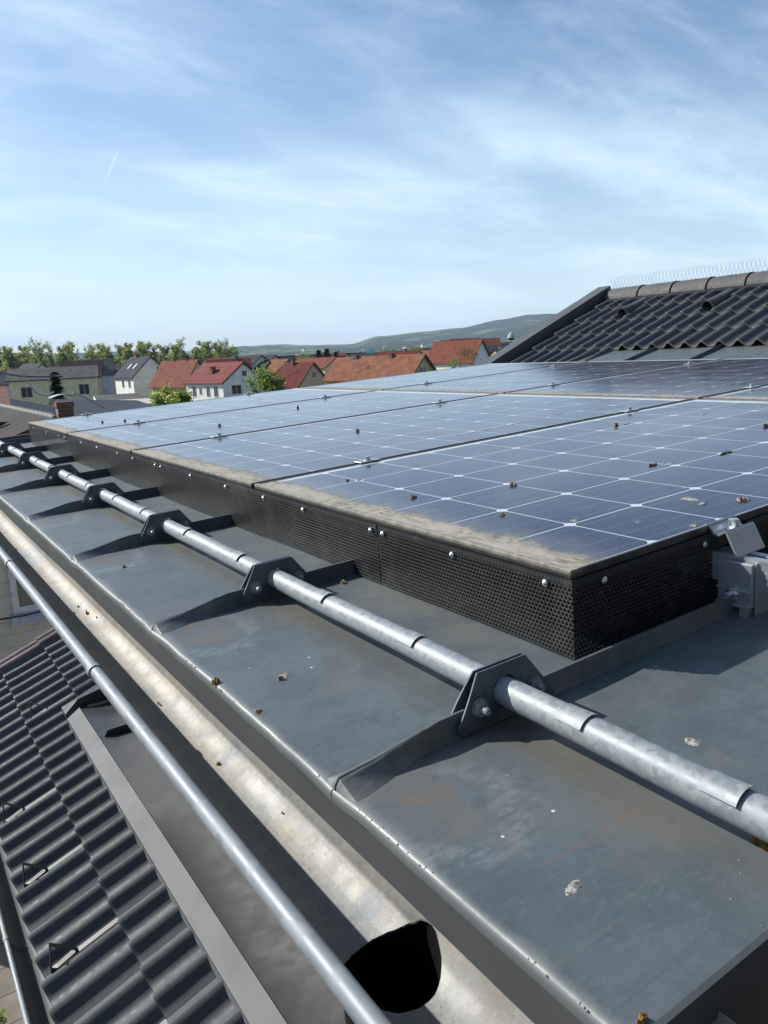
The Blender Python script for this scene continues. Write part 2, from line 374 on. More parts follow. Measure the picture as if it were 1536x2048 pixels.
# standing seams
def seam(u0, v0=-.402, v1=4.78, h=.027):
    st = [(-.4068,.001,-.008,.0065),(-.4045,.007,-.003,.0065),(-.400,.0105,0,.0065),(-.386,.0120,0,.0066),(-.36,.0142,0,.0062),(-.33,.0185,0,.0052),(-.307,.0225,0,.0042),(-.29,.0255,0,.0035),(-.27,h,0,.0031),(-.24,h,0,.003),(0,h,0,.003),(1.5,h,0,.003),(4.25,h,0,.003),(v1,h,0,.003)]
    m = MB(); vs = []
    for v, hh, dw, t in st:
        wb = rough_w(v, u0) + dw - .002
        lean = .004 if v < -.28 else 0
        c = u0 - lean*.5; fl_ = max(0, min(1, (-.30-v)/.09))**.7; hm_ = .25+.65*fl_
        vs += [(v, u0-.004-t-.026*fl_, wb+.0015*fl_), (v, c-t-.0035*fl_, wb+max(.002, hh*hm_*.98)), (v, c-t, wb+.002+hh*.86), (v, c-t*.6, wb+.002+hh), (v, c+t*.6, wb+.002+hh), (v, c+t, wb+.002+hh*.86), (v, c+t, wb+max(.002, hh*hm_)), (v, u0+.004+t+.014*fl_, wb)]
    n = 8
    m.add(vs, [(i*n+k, i*n+k+1, (i+1)*n+k+1, (i+1)*n+k)[::-1] for i in range(len(st)-1) for k in range(n-1)] + [tuple(range(n))])
    m.cur = 1; sl = [q for q in st if q[0] <= -.29]; vs = []
    for v, hh, dw, t in sl:
        wt = rough_w(v, u0) + dw + hh + .0008; c = u0 - (.004 if v < -.28 else 0)*.5; k = 1 - .5*(v+.41)/.12; vs += [(v-.0005, c-.0011*k-.001, wt), (v-.0005, c+.0011*k-.001, wt)]
    m.add([(-.4072, u0-.004, WR-.010), (-.4072, u0-.001, WR-.010)]+vs, [(2*i, 2*i+1, 2*i+3, 2*i+2) for i in range(len(sl))])
    m.cur = 0
    return m
for u0 in SE: seam(u0).build('standing_seam', None, metal, smooth=40, mats=['zinc', 'black'])
# dark open fold line on the flattened seam end
# near end face, far upstand, fascia
m = MB(); m.box((-.392, UN+.002, -.62), (4.25, UN+.012, WR-.012)); m.box((-.400, UN-.004, WR-.03), (4.25, UN+.001, WR+.001)); m.build('end_fascia', speckled('end_sheet', (.035,.04,.045), (.05,.055,.06), 8, .6), house)
m = MB(); m.box((-.404, UF, WR-.10), (4.6, UF+.02, WR+.035)); m.box((.285, UF+.003, -1.75), (2.9, UF+.018, WR-.10)); m.box((2.9, UF+.003, -.7), (4.6, UF+.018, WR-.10)); m.build('verge_upstand', 'verge', house)
m = MB()
m.grid(lambda i, j: (-.4005 + .0008*math.sin(i*23), UN + (UF-UN)*i, -.136 - .052*j - .0006*math.sin(i*50)), 120, 3)
m.grid(lambda i, j: (-.396, UN + (UF-UN)*i, -.136 - .051*j), 60, 1, True)
m.build('fascia', 'fascia', house, smooth=30)
m = MB(); m.box((.285, UN+.02, -1.86), (.31, UF, -.31)); m.build('dormer_wall', 'sheet', house)
m = MB(); m.box((-.32, UN+.02, -.325), (.31, UF, -.31)); m.box((-.32, UN+.02, -.31), (-.305, UF, -.15)); m.build('soffit', 'sheet', house)

# tiles of the main roof: slant s, along u, height h
AL = .359; CA, SA = math.cos(AL), math.sin(AL); TV, TW = 4.736, .006
def tp(s, u, h): return (TV + s*CA - h*SA, u, TW + s*SA + h*CA)
WAVE = .153
def prof(u):
    t = 2*PI*(u-3.81+.075)/WAVE
    return .0235*math.cos(t) + .0035*math.cos(2*t)
def course(m, s0, s1, ua, ub, lip=True, thick=.016, over=.04):
    n = int(round((ub-ua)/WAVE*14)); N1 = n+1
    us = [ua + (ub-ua)*i/n for i in range(N1)]
    def jit(u): 
        k = math.floor((u-3.81)/(2*WAVE)); r = math.sin(k*12.9898+s0*78.2)*43758.5; r -= math.floor(r); return (r-.5)*.005
    def h(u, top):
        # the interlock: a narrow groove once per tile
        g = abs(((u-3.81)/(2*WAVE)) % 1 - .0); g = min(g, 1-g)*2*WAVE
        return prof(u) - (.005*math.exp(-(g/.006)**2) if not top else 0)
    rows = []
    fr = [(0, .0, -thick+.0), (0, 0, -.005), (0, .004, 0), (0, .012, .0012)]
    for _, ds, dh in fr:
        rows.append([tp(s0+ds+jit(u), u, h(u, 0)+dh) for u in us])
    for q in (.25, .5, .75, 1):
        s = s0 + (s1+over-s0)*q
        rows.append([tp(s+jit(u)*(1-q), u, h(u, 0) - (.020*q*(s1+over-s0)/(s1-s0))) for u in us])
    vs = [p for r in rows for p in r]
    for j in range(len(rows)-1):
        m.cur = 1 if j == 0 else 0
        o = len(m.v)
        m.add(rows[j]+rows[j+1], [(i, N1+i, N1+i+1, i+1)[::-1] for i in range(n)])
    m.cur = 0
mt = MB()
UR = 5.40; G = .327
for k in range(4): course(mt, .318*k, .318*(k+1), -1.2, 3.97)
for k in range(-1, 4): course(mt, .318*k, .318*(k+1), 3.97, 5.04)
for k in range(-5, -1): course(mt, .318*k, .318*(k+1), 4.29, 5.04)
mt.build('tile_roof', None, house, smooth=35, mats=['tile', 'tile_lip'])
lower = MB()
for k in range(0, 7):
    s0 = -5.70 + G*k
    course(lower, s0, s0+G, -1.5 if k < 2 else 4.29, UR)
# course running up behind the tray
for k in range(7, 11): course(lower, -5.70+G*k, -5.70+G*(k+1), 4.29, UR)
lower.build('tile_roof', None, house, smooth=35, mats=['tile', 'tile_lip'])
# glazed verge tiles at the far edge of the lower roof
for k in range(0, 8):
    s0 = -5.70 + G*k; m = MB()
    for d0, r_ in ((.045, .042), (.135, .042)):
        def f(i, j, d0=d0, r_=r_):
            t = PI*j; s = s0 - .01 + (G+.03)*i
            return tp(s, UR + d0 + r_*math.cos(t)*-1, -.005 + r_*.8*math.sin(t) + .012*(1-i))
        m.grid(f, 2, 8)
    m.hexa([tp(s0, UR+.175, -.08), tp(s0+G, UR+.175, -.08), tp(s0+G, UR+.19, -.08), tp(s0, UR+.19, -.08), tp(s0, UR+.175, .01), tp(s0+G, UR+.175, .01), tp(s0+G, UR+.19, .01), tp(s0, UR+.19, .01)])
    m.build('verge_tile', 'glazed', house, smooth=50)
# underlay deck and walls beneath
m = MB(); m.hexa([tp(-5.66, .3, -.10), tp(1.25, .3, -.10), tp(1.25, 5.55, -.10), tp(-5.66, 5.55, -.10), tp(-5.66, .3, -.06), tp(1.25, .3, -.06), tp(1.25, 5.55, -.06), tp(-5.66, 5.55, -.06)])
# cut short so that it stays clear of the dormer's inside
m = MB()
for (a, b, s0, s1) in ((.3, 4.3, -5.66, -5.28), (4.3, 5.56, -5.66, 1.25), (-1.3, 4.3, .03, 1.25)):
    m.hexa([tp(s0, a, -.075), tp(s1, a, -.075), tp(s1, b, -.075), tp(s0, b, -.075), tp(s0, a, -.045), tp(s1, a, -.045), tp(s1, b, -.045), tp(s0, b, -.045)])
m.build('roof_deck', simple('deck_boards', (.10,.09,.08), .9), house)
m = MB(); m.box((-.45, .3, -7.2), (-.40, 5.40, -2.08)); m.box((-.45, 5.36, -7.2), (6.2, 5.40, -2.08)); m.build('outer_wall', simple('house_render', (.45,.43,.38), .9), house)
# raised verge flashing of the upper roof
m = MB()
def vb(s0, s1, ua, ub, h0, h1): m.hexa([tp(s0,ua,h0), tp(s1,ua,h0), tp(s1,ub,h0), tp(s0,ub,h0), tp(s0,ua,h1), tp(s1,ua,h1), tp(s1,ub,h1), tp(s0,ub,h1)])
vb(-1.6, 1.33, 5.045, 5.06, -.05, .085); vb(-1.6, 1.33, 5.045, 5.20, .087, .098); vb(-1.6, 1.33, 5.19, 5.20, -.12, .086)
m.build('verge_flashing', 'verge', house)
m = MB(); m.hexa([tp(-1.75,5.05,-.10), tp(-1.55,5.05,-.10), tp(-1.55,5.22,-.10), tp(-1.75,5.22,-.10), tp(-1.75,5.05,.07), tp(-1.55,5.05,.10), tp(-1.55,5.22,.10), tp(-1.75,5.22,.07)]); m.build('verge_cap', 'verge', house)
# ridge tiles
RS = 1.24
for k in range(17):
    u0 = 5.02 - .385*k; m = MB(); u1 = u0 - .40; a = .118
    def f(i, j, u0=u0, u1=u1):
        t = PI*(.02 + .96*j); rr = .112 + .008*i + (.004 if i > .93 else 0)
        c = tp(RS+.05, 0, -.012); return (c[0] - rr*math.cos(t)*1.05, u0 + (u1-u0)*i, c[2]-.04 + rr*1.05*math.sin(t))
    m.grid(f, 8, 14, True)
    def g(i, j): 
        t = PI*(.02+.96*j); rr = .124 - .016*i; c = tp(RS+.05, 0, -.012); return (c[0]-rr*math.cos(t)*1.05, u1, c[2]-.04+rr*1.05*math.sin(t))
    m.grid(g, 1, 14, True)
    m.build('ridge_tile', 'ridge', house, smooth=40)
m = MB(); m.hexa([tp(1.10,-1.5,-.03), tp(1.35,-1.5,-.03), tp(1.35,5.04,-.03), tp(1.10,5.04,-.03), tp(1.10,-1.5,.012), tp(1.35,-1.5,.012), tp(1.35,5.04,.012), tp(1.10,5.04,.012)]); m.build('ridge_roll', 'black', house)
m = MB(); m.hexa([tp(1.2,-1.5,-.09), (8.2,-1.5,-.75), (8.2,5.2,-.75), tp(1.2,5.2,-.09), tp(1.2,-1.5,-.04), (8.2,-1.5,-.70), (8.2,5.2,-.70), tp(1.2,5.2,-.04)]); m.build('rear_roof', 'tile', house)
# vent tiles
for u0 in (4.42, 3.52):
    m = MB(); s0 = .318*2 + .06 + .318*.0
    s0 = .70
    def f(i, j, u0=u0):
        t = PI*j; r_ = .062*(1-.35*i); return tp(s0 + .36*i, u0 - r_*math.cos(t), .012 + r_*1.15*math.sin(t)*(1-.55*i))
    m.grid(f, 6, 12)
    def f2(i, j, u0=u0):
        t = PI*j; r_ = .062 - .010*i; return tp(s0 - .002, u0 - r_*math.cos(t), .012 + r_*1.15*math.sin(t))
    m.grid(f2, 1, 12)
    vt = m.build('vent_tile', 'tile', house, smooth=40)
    m2 = MB(); m2.grid(lambda i, j, u0=u0: tp(s0+.05, u0-.055*math.cos(PI*j)*(i), .012+.063*math.sin(PI*j)*i), 1, 10); m2.build('vent_opening', 'black', vt)
# apron flashing and dark tray of the roof cut-in below the gutter
TS = lambda v: TW + (v-TV)*math.tan(AL)
m = MB(); U0, U1 = -1.5, 4.05
for a, b in ((U0, 3.57), (3.573, U1)):
    m.grid(lambda i, j, a=a, b=b: (-.098 + .078*j, a+(b-a)*i, TS(-.098)+.020 + .052*j + .0015*math.sin(i*9)), 16, 2, True)
m.grid(lambda i, j: (-.020 + .004*j, U0+(U1-U0)*i, TS(-.098)+.072 - .004*j), 40, 1, True)
m.grid(lambda i, j: (-.100, U0+(U1-U0)*i, TS(-.098)-.02 + .040*j), 40, 1, True)
m.build('apron_flashing', speckled('lit_flashing', (.125,.125,.128), (.15,.15,.15), 4, .62, spec=.15), house, smooth=30)  # same metal as the tray; its glare is put into a lighter colour
m = MB()
for a, b in ((U0, 3.57), (3.5725, U1)):
    m.grid(lambda i, j, a=a, b=b: (-.016 + .30*j, a+(b-a)*i, TS(-.098)+.066 - .030*j*(1-.6*j) + .0008*noise.noise((i*4+a, j*2, 0))), 24, 8, True)
tray = m.build('roof_tray', 'sheet', house, smooth=40)
for us in (3.571,):
    m = MB(); z = TS(-.098)+.062
    m.hexa([(.0,us-.004,z-.01), (.29,us-.004,z-.02), (.29,us+.004,z-.02), (.0,us+.004,z-.01), (.03,us-.003,z+.035), (.29,us-.003,z+.03), (.29,us+.003,z+.03), (.03,us+.003,z+.035)]); m.build('standing_seam', 'sheet', tray)
m = MB(); z = TS(-.098)
m.add([(-.10,U1,z+.01), (-.018,U1,z+.072), (.30,U1,z+.05), (.30,U1,TS(.30)+.03), (-.018,U1+.02,TS(-.018)+.085), (-.10,U1+.02,z+.045)], [(0,1,2,3,4,5)])
m.add([(-.10,U1+.02,z+.045), (-.018,U1+.02,TS(-.018)+.085), (.30,U1,TS(.30)+.03), (.30,U1+.14,TS(.30)+.035), (-.10,U1+.14,z+.045)], [(0,1,2,3,4)])
m.add([(-.10,U1,z+.01), (-.10,U1+.14,z+.01), (-.10,U1+.14,z+.045), (-.10,U1+.02,z+.045)], [(0,1,2,3)])
m.build('side_flashing', 'sheet', house)

# ================================================================== upper gutter
gut = rthing('gutter', 'half-round zinc gutter with bright stained bed, rolled front bead and round outlet hole', 'gutter', (-.405, 2, -.205))
go = (-.405, 2, -.205)
m = MB(); gu0, gu1 = -.62, 4.33
ring = [(-.321, -.15), (-.3215, -.185)]
for k in range(25):
    t = PI*k/24; c_, s_ = math.cos(t), max(0, math.sin(t)); q = s_**.8
    ring.append((-.405 + .082*(abs(c_)**.9)*(1 if c_ > 0 else -1) + .022*q, -.205 - .130*q))
outr = [(x + (.0015 if x > -.36 else (-.0015 if x < -.42 else 0)), z - (.0015 if z < -.21 else 0)) for x, z in ring]
loop = ring + outr[::-1]; nl = len(loop)
for k in (0,):
    vs = [(x, u, z) for u in (gu0, gu1) for (x, z) in loop]
    m.add(vs, [(i, (i+1) % nl, nl+(i+1) % nl, nl+i) for i in range(nl)] + [tuple(reversed(range(nl))), tuple(range(nl, 2*nl))])
ch = m.build('channel', 'gutter', gut, go, 30)
cut = MB(); HC = (-.380, -.084); nh = 40
hp = []
for k in range(nh):
    t = 2*PI*k/nh; r_ = .0525 + .0010*math.sin(5*t+1) + .0007*random.uniform(-1, 1); hp.append((HC[0]+r_*math.cos(t), HC[1]+r_*math.sin(t)))
cut.add([(x, y, z) for z in (-.5, -.255) for x, y in hp], [tuple(reversed(range(nh))), tuple(range(nh, 2*nh))] + [(k, (k+1) % nh, nh+(k+1) % nh, nh+k) for k in range(nh)])
cu = cut.build('cutter', 'gutter', gut, go)
bm_ = ch.modifiers.new('b', 'BOOLEAN'); bm_.object = cu; bm_.operation = 'DIFFERENCE'; bm_.solver = 'EXACT'
bpy.context.view_layer.update(); dg = bpy.context.evaluated_depsgraph_get()
nm = bpy.data.meshes.new_from_object(ch.evaluated_get(dg)); ch.modifiers.clear(); old = ch.data; ch.data = nm; nm.name = 'channel'
bpy.data.objects.remove(cu)
if len(nm.polygons) < 20: ch.data = old
ch.data.shade_smooth(); ch.data.set_sharp_from_angle(angle=R(50))
m = MB(); m.tube([(-.487, gu0, -.205), (-.486, 1.2, -.2045), (-.4875, 2.5, -.2055), (-.487, gu1, -.205)], .0102, 20); m.build('bead', 'bead', gut, go, 50)
def gzo(x):
    pts = ring[2:]
    for (x0, z0), (x1, z1) in zip(pts, pts[1:]):
        if x1 <= x <= x0: return z0 + (z1-z0)*(x0-x)/max(1e-6, x0-x1) - .0018
    return -.25
m = MB(); fr_ = [(x, y, gzo(x)) for x, y in [(HC[0]+(p[0]-HC[0])*1.04, HC[1]+(p[1]-HC[1])*1.04) for p in hp]]
m.add(fr_ + [(HC[0]+(x-HC[0])*.98, HC[1]+(y-HC[1])*.98, -.40) for x, y, z in fr_], [(k, (k+1) % nh, nh+(k+1) % nh, nh+k) for k in range(nh)])
m.tube([(HC[0], HC[1], -.385), (HC[0], HC[1], -.40), (HC[0], HC[1], -.62), (HC[0]+.2, HC[1], -.85)], [.052, .050, .048, .048], 24, False); m.build('outlet_pipe', simple('dark_pipe', (.008,.008,.009), .8), gut, go, 40)
for uc in (-.26, .655, 1.585, 2.515, 3.44):
    m = MB(); m.tube([(-.487, uc-.009, -.205), (-.487, uc+.009, -.205)], .0128, 20)
    m.tube([(-.487, uc+.009, -.205), (-.487, uc+.0125, -.205)], .0118, 20)
    m.hexa([(-.478, uc-.06, -.2135), (-.476, uc-.06, -.2135), (-.474, uc-.002, -.214), (-.478, uc-.002, -.214), (-.478, uc-.06, -.2110), (-.476, uc-.06, -.2110), (-.474, uc-.002, -.2025), (-.478, uc-.002, -.2025)])
    if uc > 0: m.build('bracket_collar', 'bead', gut, go, 40)

# ================================================================== snow guard pipe and its brackets
PV, PW, PR = -.180, -.092, .0168
pipe = rthing('snow_guard_pipe', 'long galvanised snow guard pipe threaded through trapezoid brackets along the eave', 'pipe', (PV, 2, PW))
m = MB(); m.tube([(PV, -.95 + .05*i, PW+.0006*math.sin(i*.9)) for i in range(104)], PR, 28); m.build('tube', 'galv', pipe, (PV, 2, PW), 60)
for uc in (-.60, -.333, -.165, .125, .368, .70, 1.0, 1.33, 1.6, 1.93, 2.2, 2.53, 2.8, 3.13, 3.4, 3.73):
    m = MB()
    def f(i, j, uc=uc):
        t = R(28 + 95*j); rr = PR + .0008 + .0014*(1-i)**2; return (PV - rr*math.cos(t), uc - .018 + .036*i, PW + rr*math.sin(t))
    m.grid(f, 6, 12)
    def f2(i, j, uc=uc):
        t = R(28 + 95*j); rr = PR + .0008 + .0014 + .0008*i; return (PV - rr*math.cos(t), uc - .018 , PW + rr*math.sin(t))
    m.grid(f2, 1, 12)
    def f3(i, j, uc=uc):
        t = R(28 + 95*j); rr = PR + .0016 + .0014*(1-i)**2; return (PV - rr*math.cos(t), uc - .018 + .036*i, PW + rr*math.sin(t))
    m.grid(f3, 6, 12, True)
    m.build('half_shell_clip', 'galv', pipe, (PV, 2, PW), 50)
def plate_mb(side, bu):
    # trapezoid with a round hole; side -1 is the near plate
    poly = [(-.244, -.1255), (-.252, -.116), (-.2155, -.0605), (-.1425, -.0605), (-.105, -.116), (-.108, -.1255)]
    m = MB(); angs = set(2*PI*k/32 for k in range(32))
    for p in poly: angs.add(math.atan2(p[1]-PW, p[0]-PV) % (2*PI))
    angs = sorted(angs); outp = []
    for t in angs:
        d = (math.cos(t), math.sin(t)); best = 9
        for a, b in zip(poly, poly[1:]+poly[:1]):
            ex, ey = b[0]-a[0], b[1]-a[1]; den = d[0]*ey - d[1]*ex
            if abs(den) < 1e-12: continue
            q = ((a[0]-PV)*ey - (a[1]-PW)*ex)/den; w_ = ((a[0]-PV)*d[1] - (a[1]-PW)*d[0])/den
            if q > 0 and -1e-6 <= w_ <= 1+1e-6: best = min(best, q)
        outp.append((PV+best*d[0], PW+best*d[1]))
    inn = [(PV+.0188*math.cos(t), PW+.0188*math.sin(t)) for t in angs]; n = len(angs)
    def uu(p, s):
        k = (-.060 - p[1])/.066                      # plates spread round the seam
        base = (.0018 + (.0065*math.sin(min(1, k*1.2)*PI*.5) if k > 0 else 0))
        return bu + side*(base + s*.003)
    vs = [(x, uu((x, z), s), z) for s in (0, 1) for ring in (inn, outp) for (x, z) in ring]
    fs = []
    for i in range(n):
        j = (i+1) % n
        fs += [(i, j, n+j, n+i), (2*n+i, 3*n+i, 3*n+j, 2*n+j), (n+i, n+j, 3*n+j, 3*n+i), (i, 2*n+i, 2*n+j, j)]
    if side < 0: fs = [f[::-1] for f in fs]
    return m.add(vs, fs)
def hexnut(m, c, r, h, d=-1, rb=.0048, hb=.010):
    x, u, z = c
    ring = [(x+r*math.cos(PI/3*k+.3), z+r*math.sin(PI/3*k+.3)) for k in range(6)]
    m.add([(a, u, b) for a, b in ring] + [(a, u+d*h, b) for a, b in ring] + [(x+(a-x)*.86, u+d*h*1.12, z+(b-z)*.86) for a, b in ring],
          [(k, (k+1) % 6, 6+(k+1) % 6, 6+k) for k in range(6)] + [(6+k, 6+(k+1) % 6, 12+(k+1) % 6, 12+k) for k in range(6)] + [tuple(range(12, 18))])
    m.tube([(x, u+d*h, z), (x, u+d*(h+hb*.75), z), (x, u+d*(h+hb), z)], [rb, rb, rb*.75], 14)
    m.tube([(x, u, z), (x, u+d*.0016, z)], r*1.18, 20)
PLACE = ['nearest', 'second nearest', 'third from the camera', 'fourth from the camera', 'fifth from the camera', 'sixth from the camera', 'farthest but one', 'farthest']
b0 = None
for i, u0 in enumerate(SE[:7]):
    lab = 'galvanised trapezoid snow pipe bracket on a roof seam, ' + PLACE[i if i < 6 else 7]
    if b0 is None:
        b0 = rthing('snow_guard_bracket', lab, 'bracket', (PV, u0, WR), 'snow pipe brackets clamped on the standing seams')
        og = (PV, u0, WR)
        a = plate_mb(-1, u0).build('plate', 'galv_plate', b0, og, 25); c = plate_mb(1, u0).build('plate', 'galv_plate', b0, og, 25)
        for ob in (a, c):
            bv = ob.modifiers.new('bevel', 'BEVEL'); bv.width = .0007; bv.segments = 2; bv.limit_method = 'ANGLE'
        for x in (-.220, -.137):
            m = MB(); hexnut(m, (x, u0-.0105, -.098), .0095, .006); m.build('bolt', 'galv', b0, og, 35)
            m = MB(); hexnut(m, (x, u0+.0105, -.098), .0092, .005, 1, .003, .002); m.build('nut', 'galv', b0, og, 35)
    else:
        o = copy_tree(b0); o.location = W(PV, u0, WR); o['label'] = lab

# ================================================================== solar modules
def module_parts(root, og, L=1.645, Wd=.981):
    fw, fh = .0045, .040
    m = MB(); x0, x1, y0, y1 = -.015, -.015+L, 0, Wd
    ox, oy, oz = og
    def bx(a, b, c, d, z0, z1): m.box((ox+a, oy+b, oz+z0), (ox+c, oy+d, oz+z1))
    bx(0, 0, .011, Wd, -.012, .0); bx(L-.007, 0, L, Wd, -.012, 0); bx(.011, 0, L-.007, fw, -.012, 0); bx(.011, Wd-fw, L-.007, Wd, -.012, 0)
    bx(.0015, .0015, L-.0015, .004, -fh, -.0125); bx(.0015, Wd-.004, L-.0015, Wd-.0015, -fh, -.0125)
    bx(.0015, .0041, .004, Wd-.0041, -fh, -.0125); bx(L-.004, .0041, L-.0015, Wd-.0041, -fh, -.0125)
    fr = m.build('frame', 'frame', root, og)
    bv = fr.modifiers.new('bevel', 'BEVEL'); bv.width = .0008; bv.segments = 1; bv.limit_method = 'ANGLE'
    m = MB(); m.box((ox+.0105, oy+fw-.0005, oz-.0065), (ox+L-.0065, oy+Wd-fw+.0005, oz-.0018)); m.build('glass', 'pv', root, og)
rows = [(-.015, 'lower'), (1.668, 'upper')]
words = ['nearest', 'second', 'third', 'farthest']
m0 = None
for r_, (v0, rw) in enumerate(rows):
    for k in range(4):
        og = (v0, -.003 + .998*k, 0)
        lab = '%s dark blue solar module in the %s row, %s' % (words[k], rw, 'silt along its skirt edge' if r_ == 0 else 'next to the tiled roof')
        if m0 is None:
            m0 = rthing('solar_module', lab, 'solar panel', og, 'solar modules laid in two rows'); module_parts(m0, og)
        else:
            o = copy_tree(m0); o.location = W(*og); o['label'] = lab
# rails
for i, (v, cut0, lb) in enumerate([(.297, -.30, 'aluminium rail poking out past the skirt at the clamp'), (1.30, -.02, 'aluminium rail under the upper third of the lower modules'), (1.97, -.02, 'aluminium rail under the lower third of the upper modules'), (3.0, -.02, 'aluminium rail under the top edge of the upper modules')]):
    m = MB(); u1 = 3.97
    a, b = v-.018, v+.018
    m.box((a, cut0, -.084), (b, u1, -.080)); m.box((a, cut0, -.0795), (a+.003, u1, -.0462)); m.box((b-.003, cut0, -.0795), (b, u1, -.0462))
    m.box((a, cut0, -.0458), (a+.013, u1, -.0415)); m.box((b-.013, cut0, -.0458), (b, u1, -.0415)); m.box((a-.0012, cut0, -.066), (a-.0002, u1, -.058))
    m.box((a+.0035, cut0, -.066), (b-.0035, u1, -.063))
    rsolo(m, 'mounting_rail', 'alu', (v, 2, -.07), lb, 'rail', 'rails that carry the solar modules')
# rail bracket beside the near corner
org = (.31, -.045, WR)
rb = rthing('rail_bracket', 'aluminium seam bracket bolted to the rail end beside the black skirt', 'bracket', org)
m = MB()
for uu in (0,):
    m.hexa([(.268, -.075, -.110), (.276, -.075, -.110), (.276, -.022, -.108), (.268, -.022, -.108), (.268, -.075, -.047), (.276, -.075, -.047), (.276, -.022, -.047), (.268, -.022, -.047)])
m.box((.264, -.074, -.089), (.2675, -.022, -.086)); m.box((.262, -.075, -.112), (.268, -.022, -.1075))
m.box((.276, -.078, -.125), (.335, -.0752, -.045)); m.box((.262, -.072, -.134), (.335, -.060, -.1125))
a = m.build('clamp_body', 'alu', rb, org); bv = a.modifiers.new('bevel', 'BEVEL'); bv.width = .001; bv.segments = 2
m = MB(); 
ring = [(-.046+.0085*math.cos(PI/3*k), -.094+.0085*math.sin(PI/3*k)) for k in range(6)]
m.add([(.268, a_, b_) for a_, b_ in ring]+[(.261, a_, b_) for a_, b_ in ring], [(k, (k+1) % 6, 6+(k+1) % 6, 6+k) for k in range(6)]+[tuple(range(6, 12))])
m.tube([(.2675, -.046, -.094), (.265, -.046, -.094)], .0115, 20); m.tube([(.261, -.046, -.094), (.250, -.046, -.094)], .0042, 12)
m.build('bolt', 'galv_bright', rb, org, 35)
# end clamp
org = (.31, -.02, -.03)
ec = rthing('end_clamp', 'bent aluminium end clamp with a steel socket bolt at the near module edge', 'clamp', org)
pr = [(.004, -.0005), (.001, .0012), (-.006, -.004), (-.012, -.0115), (-.018, -.0125), (-.024, -.008), (-.030, -.0045), (-.033, -.008), (-.050, -.041)]
m = MB(); wd_ = (.273, .342); th = .0028
vs = []
for k, (u, w) in enumerate(pr):
    a_ = pr[max(k-1, 0)]; b_ = pr[min(k+1, len(pr)-1)]; dx, dy = b_[0]-a_[0], b_[1]-a_[1]; l_ = math.hypot(dx, dy); nx, ny = -dy/l_, dx/l_
    if ny > 0: nx, ny = -nx, -ny
    for v in wd_: vs += [(v, u, w), (v, u+nx*th, w+ny*th)]
for k in range(len(pr)-1):
    o = 4*k; m.add(vs[o:o+8], [(0, 2, 6, 4), (1, 5, 7, 3), (0, 4, 5, 1), (2, 3, 7, 6)] + ([(0, 1, 3, 2)] if k == 0 else []) + ([(4, 6, 7, 5)] if k == len(pr)-2 else []))
m.build('clamp_plate', 'alu', ec, org, 35)
m = MB(); m.tube([(.31, -.019, -.012), (.31, -.019, -.006), (.31, -.019, .0035)], [.004, .0075, .0075], 20); m.tube([(.31, -.019, .0036), (.31, -.019, .0040)], [.0074, .0066], 20)
m.tube([(.31, -.019, -.0115), (.31, -.019, -.0095)], .011, 20)
m.build('bolt', 'galv_bright', ec, org, 40)
# mid clamps on the joints
c0 = None
ROWN = ['low in the lower row', 'high in the lower row', 'low in the upper row', 'high in the upper row']
for k in range(1, 4):
    for q, v in enumerate((.303, 1.30, 1.972, 3.0)):
        u = -.003 + .998*k - .0085; org = (v, u, 0)
        lab = 'module clamp with steel bolt on the %s joint, %s' % (['', 'nearest', 'middle', 'farthest'][k], ROWN[q])
        if c0 is None:
            c0 = rthing('mid_clamp', lab, 'clamp', org, 'clamps between the solar modules')
            m = MB(); m.box((v-.03, u-.016, .0008), (v+.03, u+.016, .0035)); a = m.build('clamp_plate', 'alu', c0, org); 
            bv = a.modifiers.new('bevel', 'BEVEL'); bv.width = .0008; bv.segments = 1
            m = MB(); m.tube([(v, u, .0022), (v, u, .0135)], .0078, 18); m.build('bolt', 'galv_bright', c0, org, 40)
        else:
            o = copy_tree(c0); o.location = W(*org); o['label'] = lab
# extra clamps at the far edge of the array
for v, lb in ((.30, 'lower'), (1.3, 'middle')):
    o = copy_tree(c0); o.location = W(v, 3.975, -.0005); o['label'] = 'module clamp with steel bolt on the far edge of the array, %s one' % lb

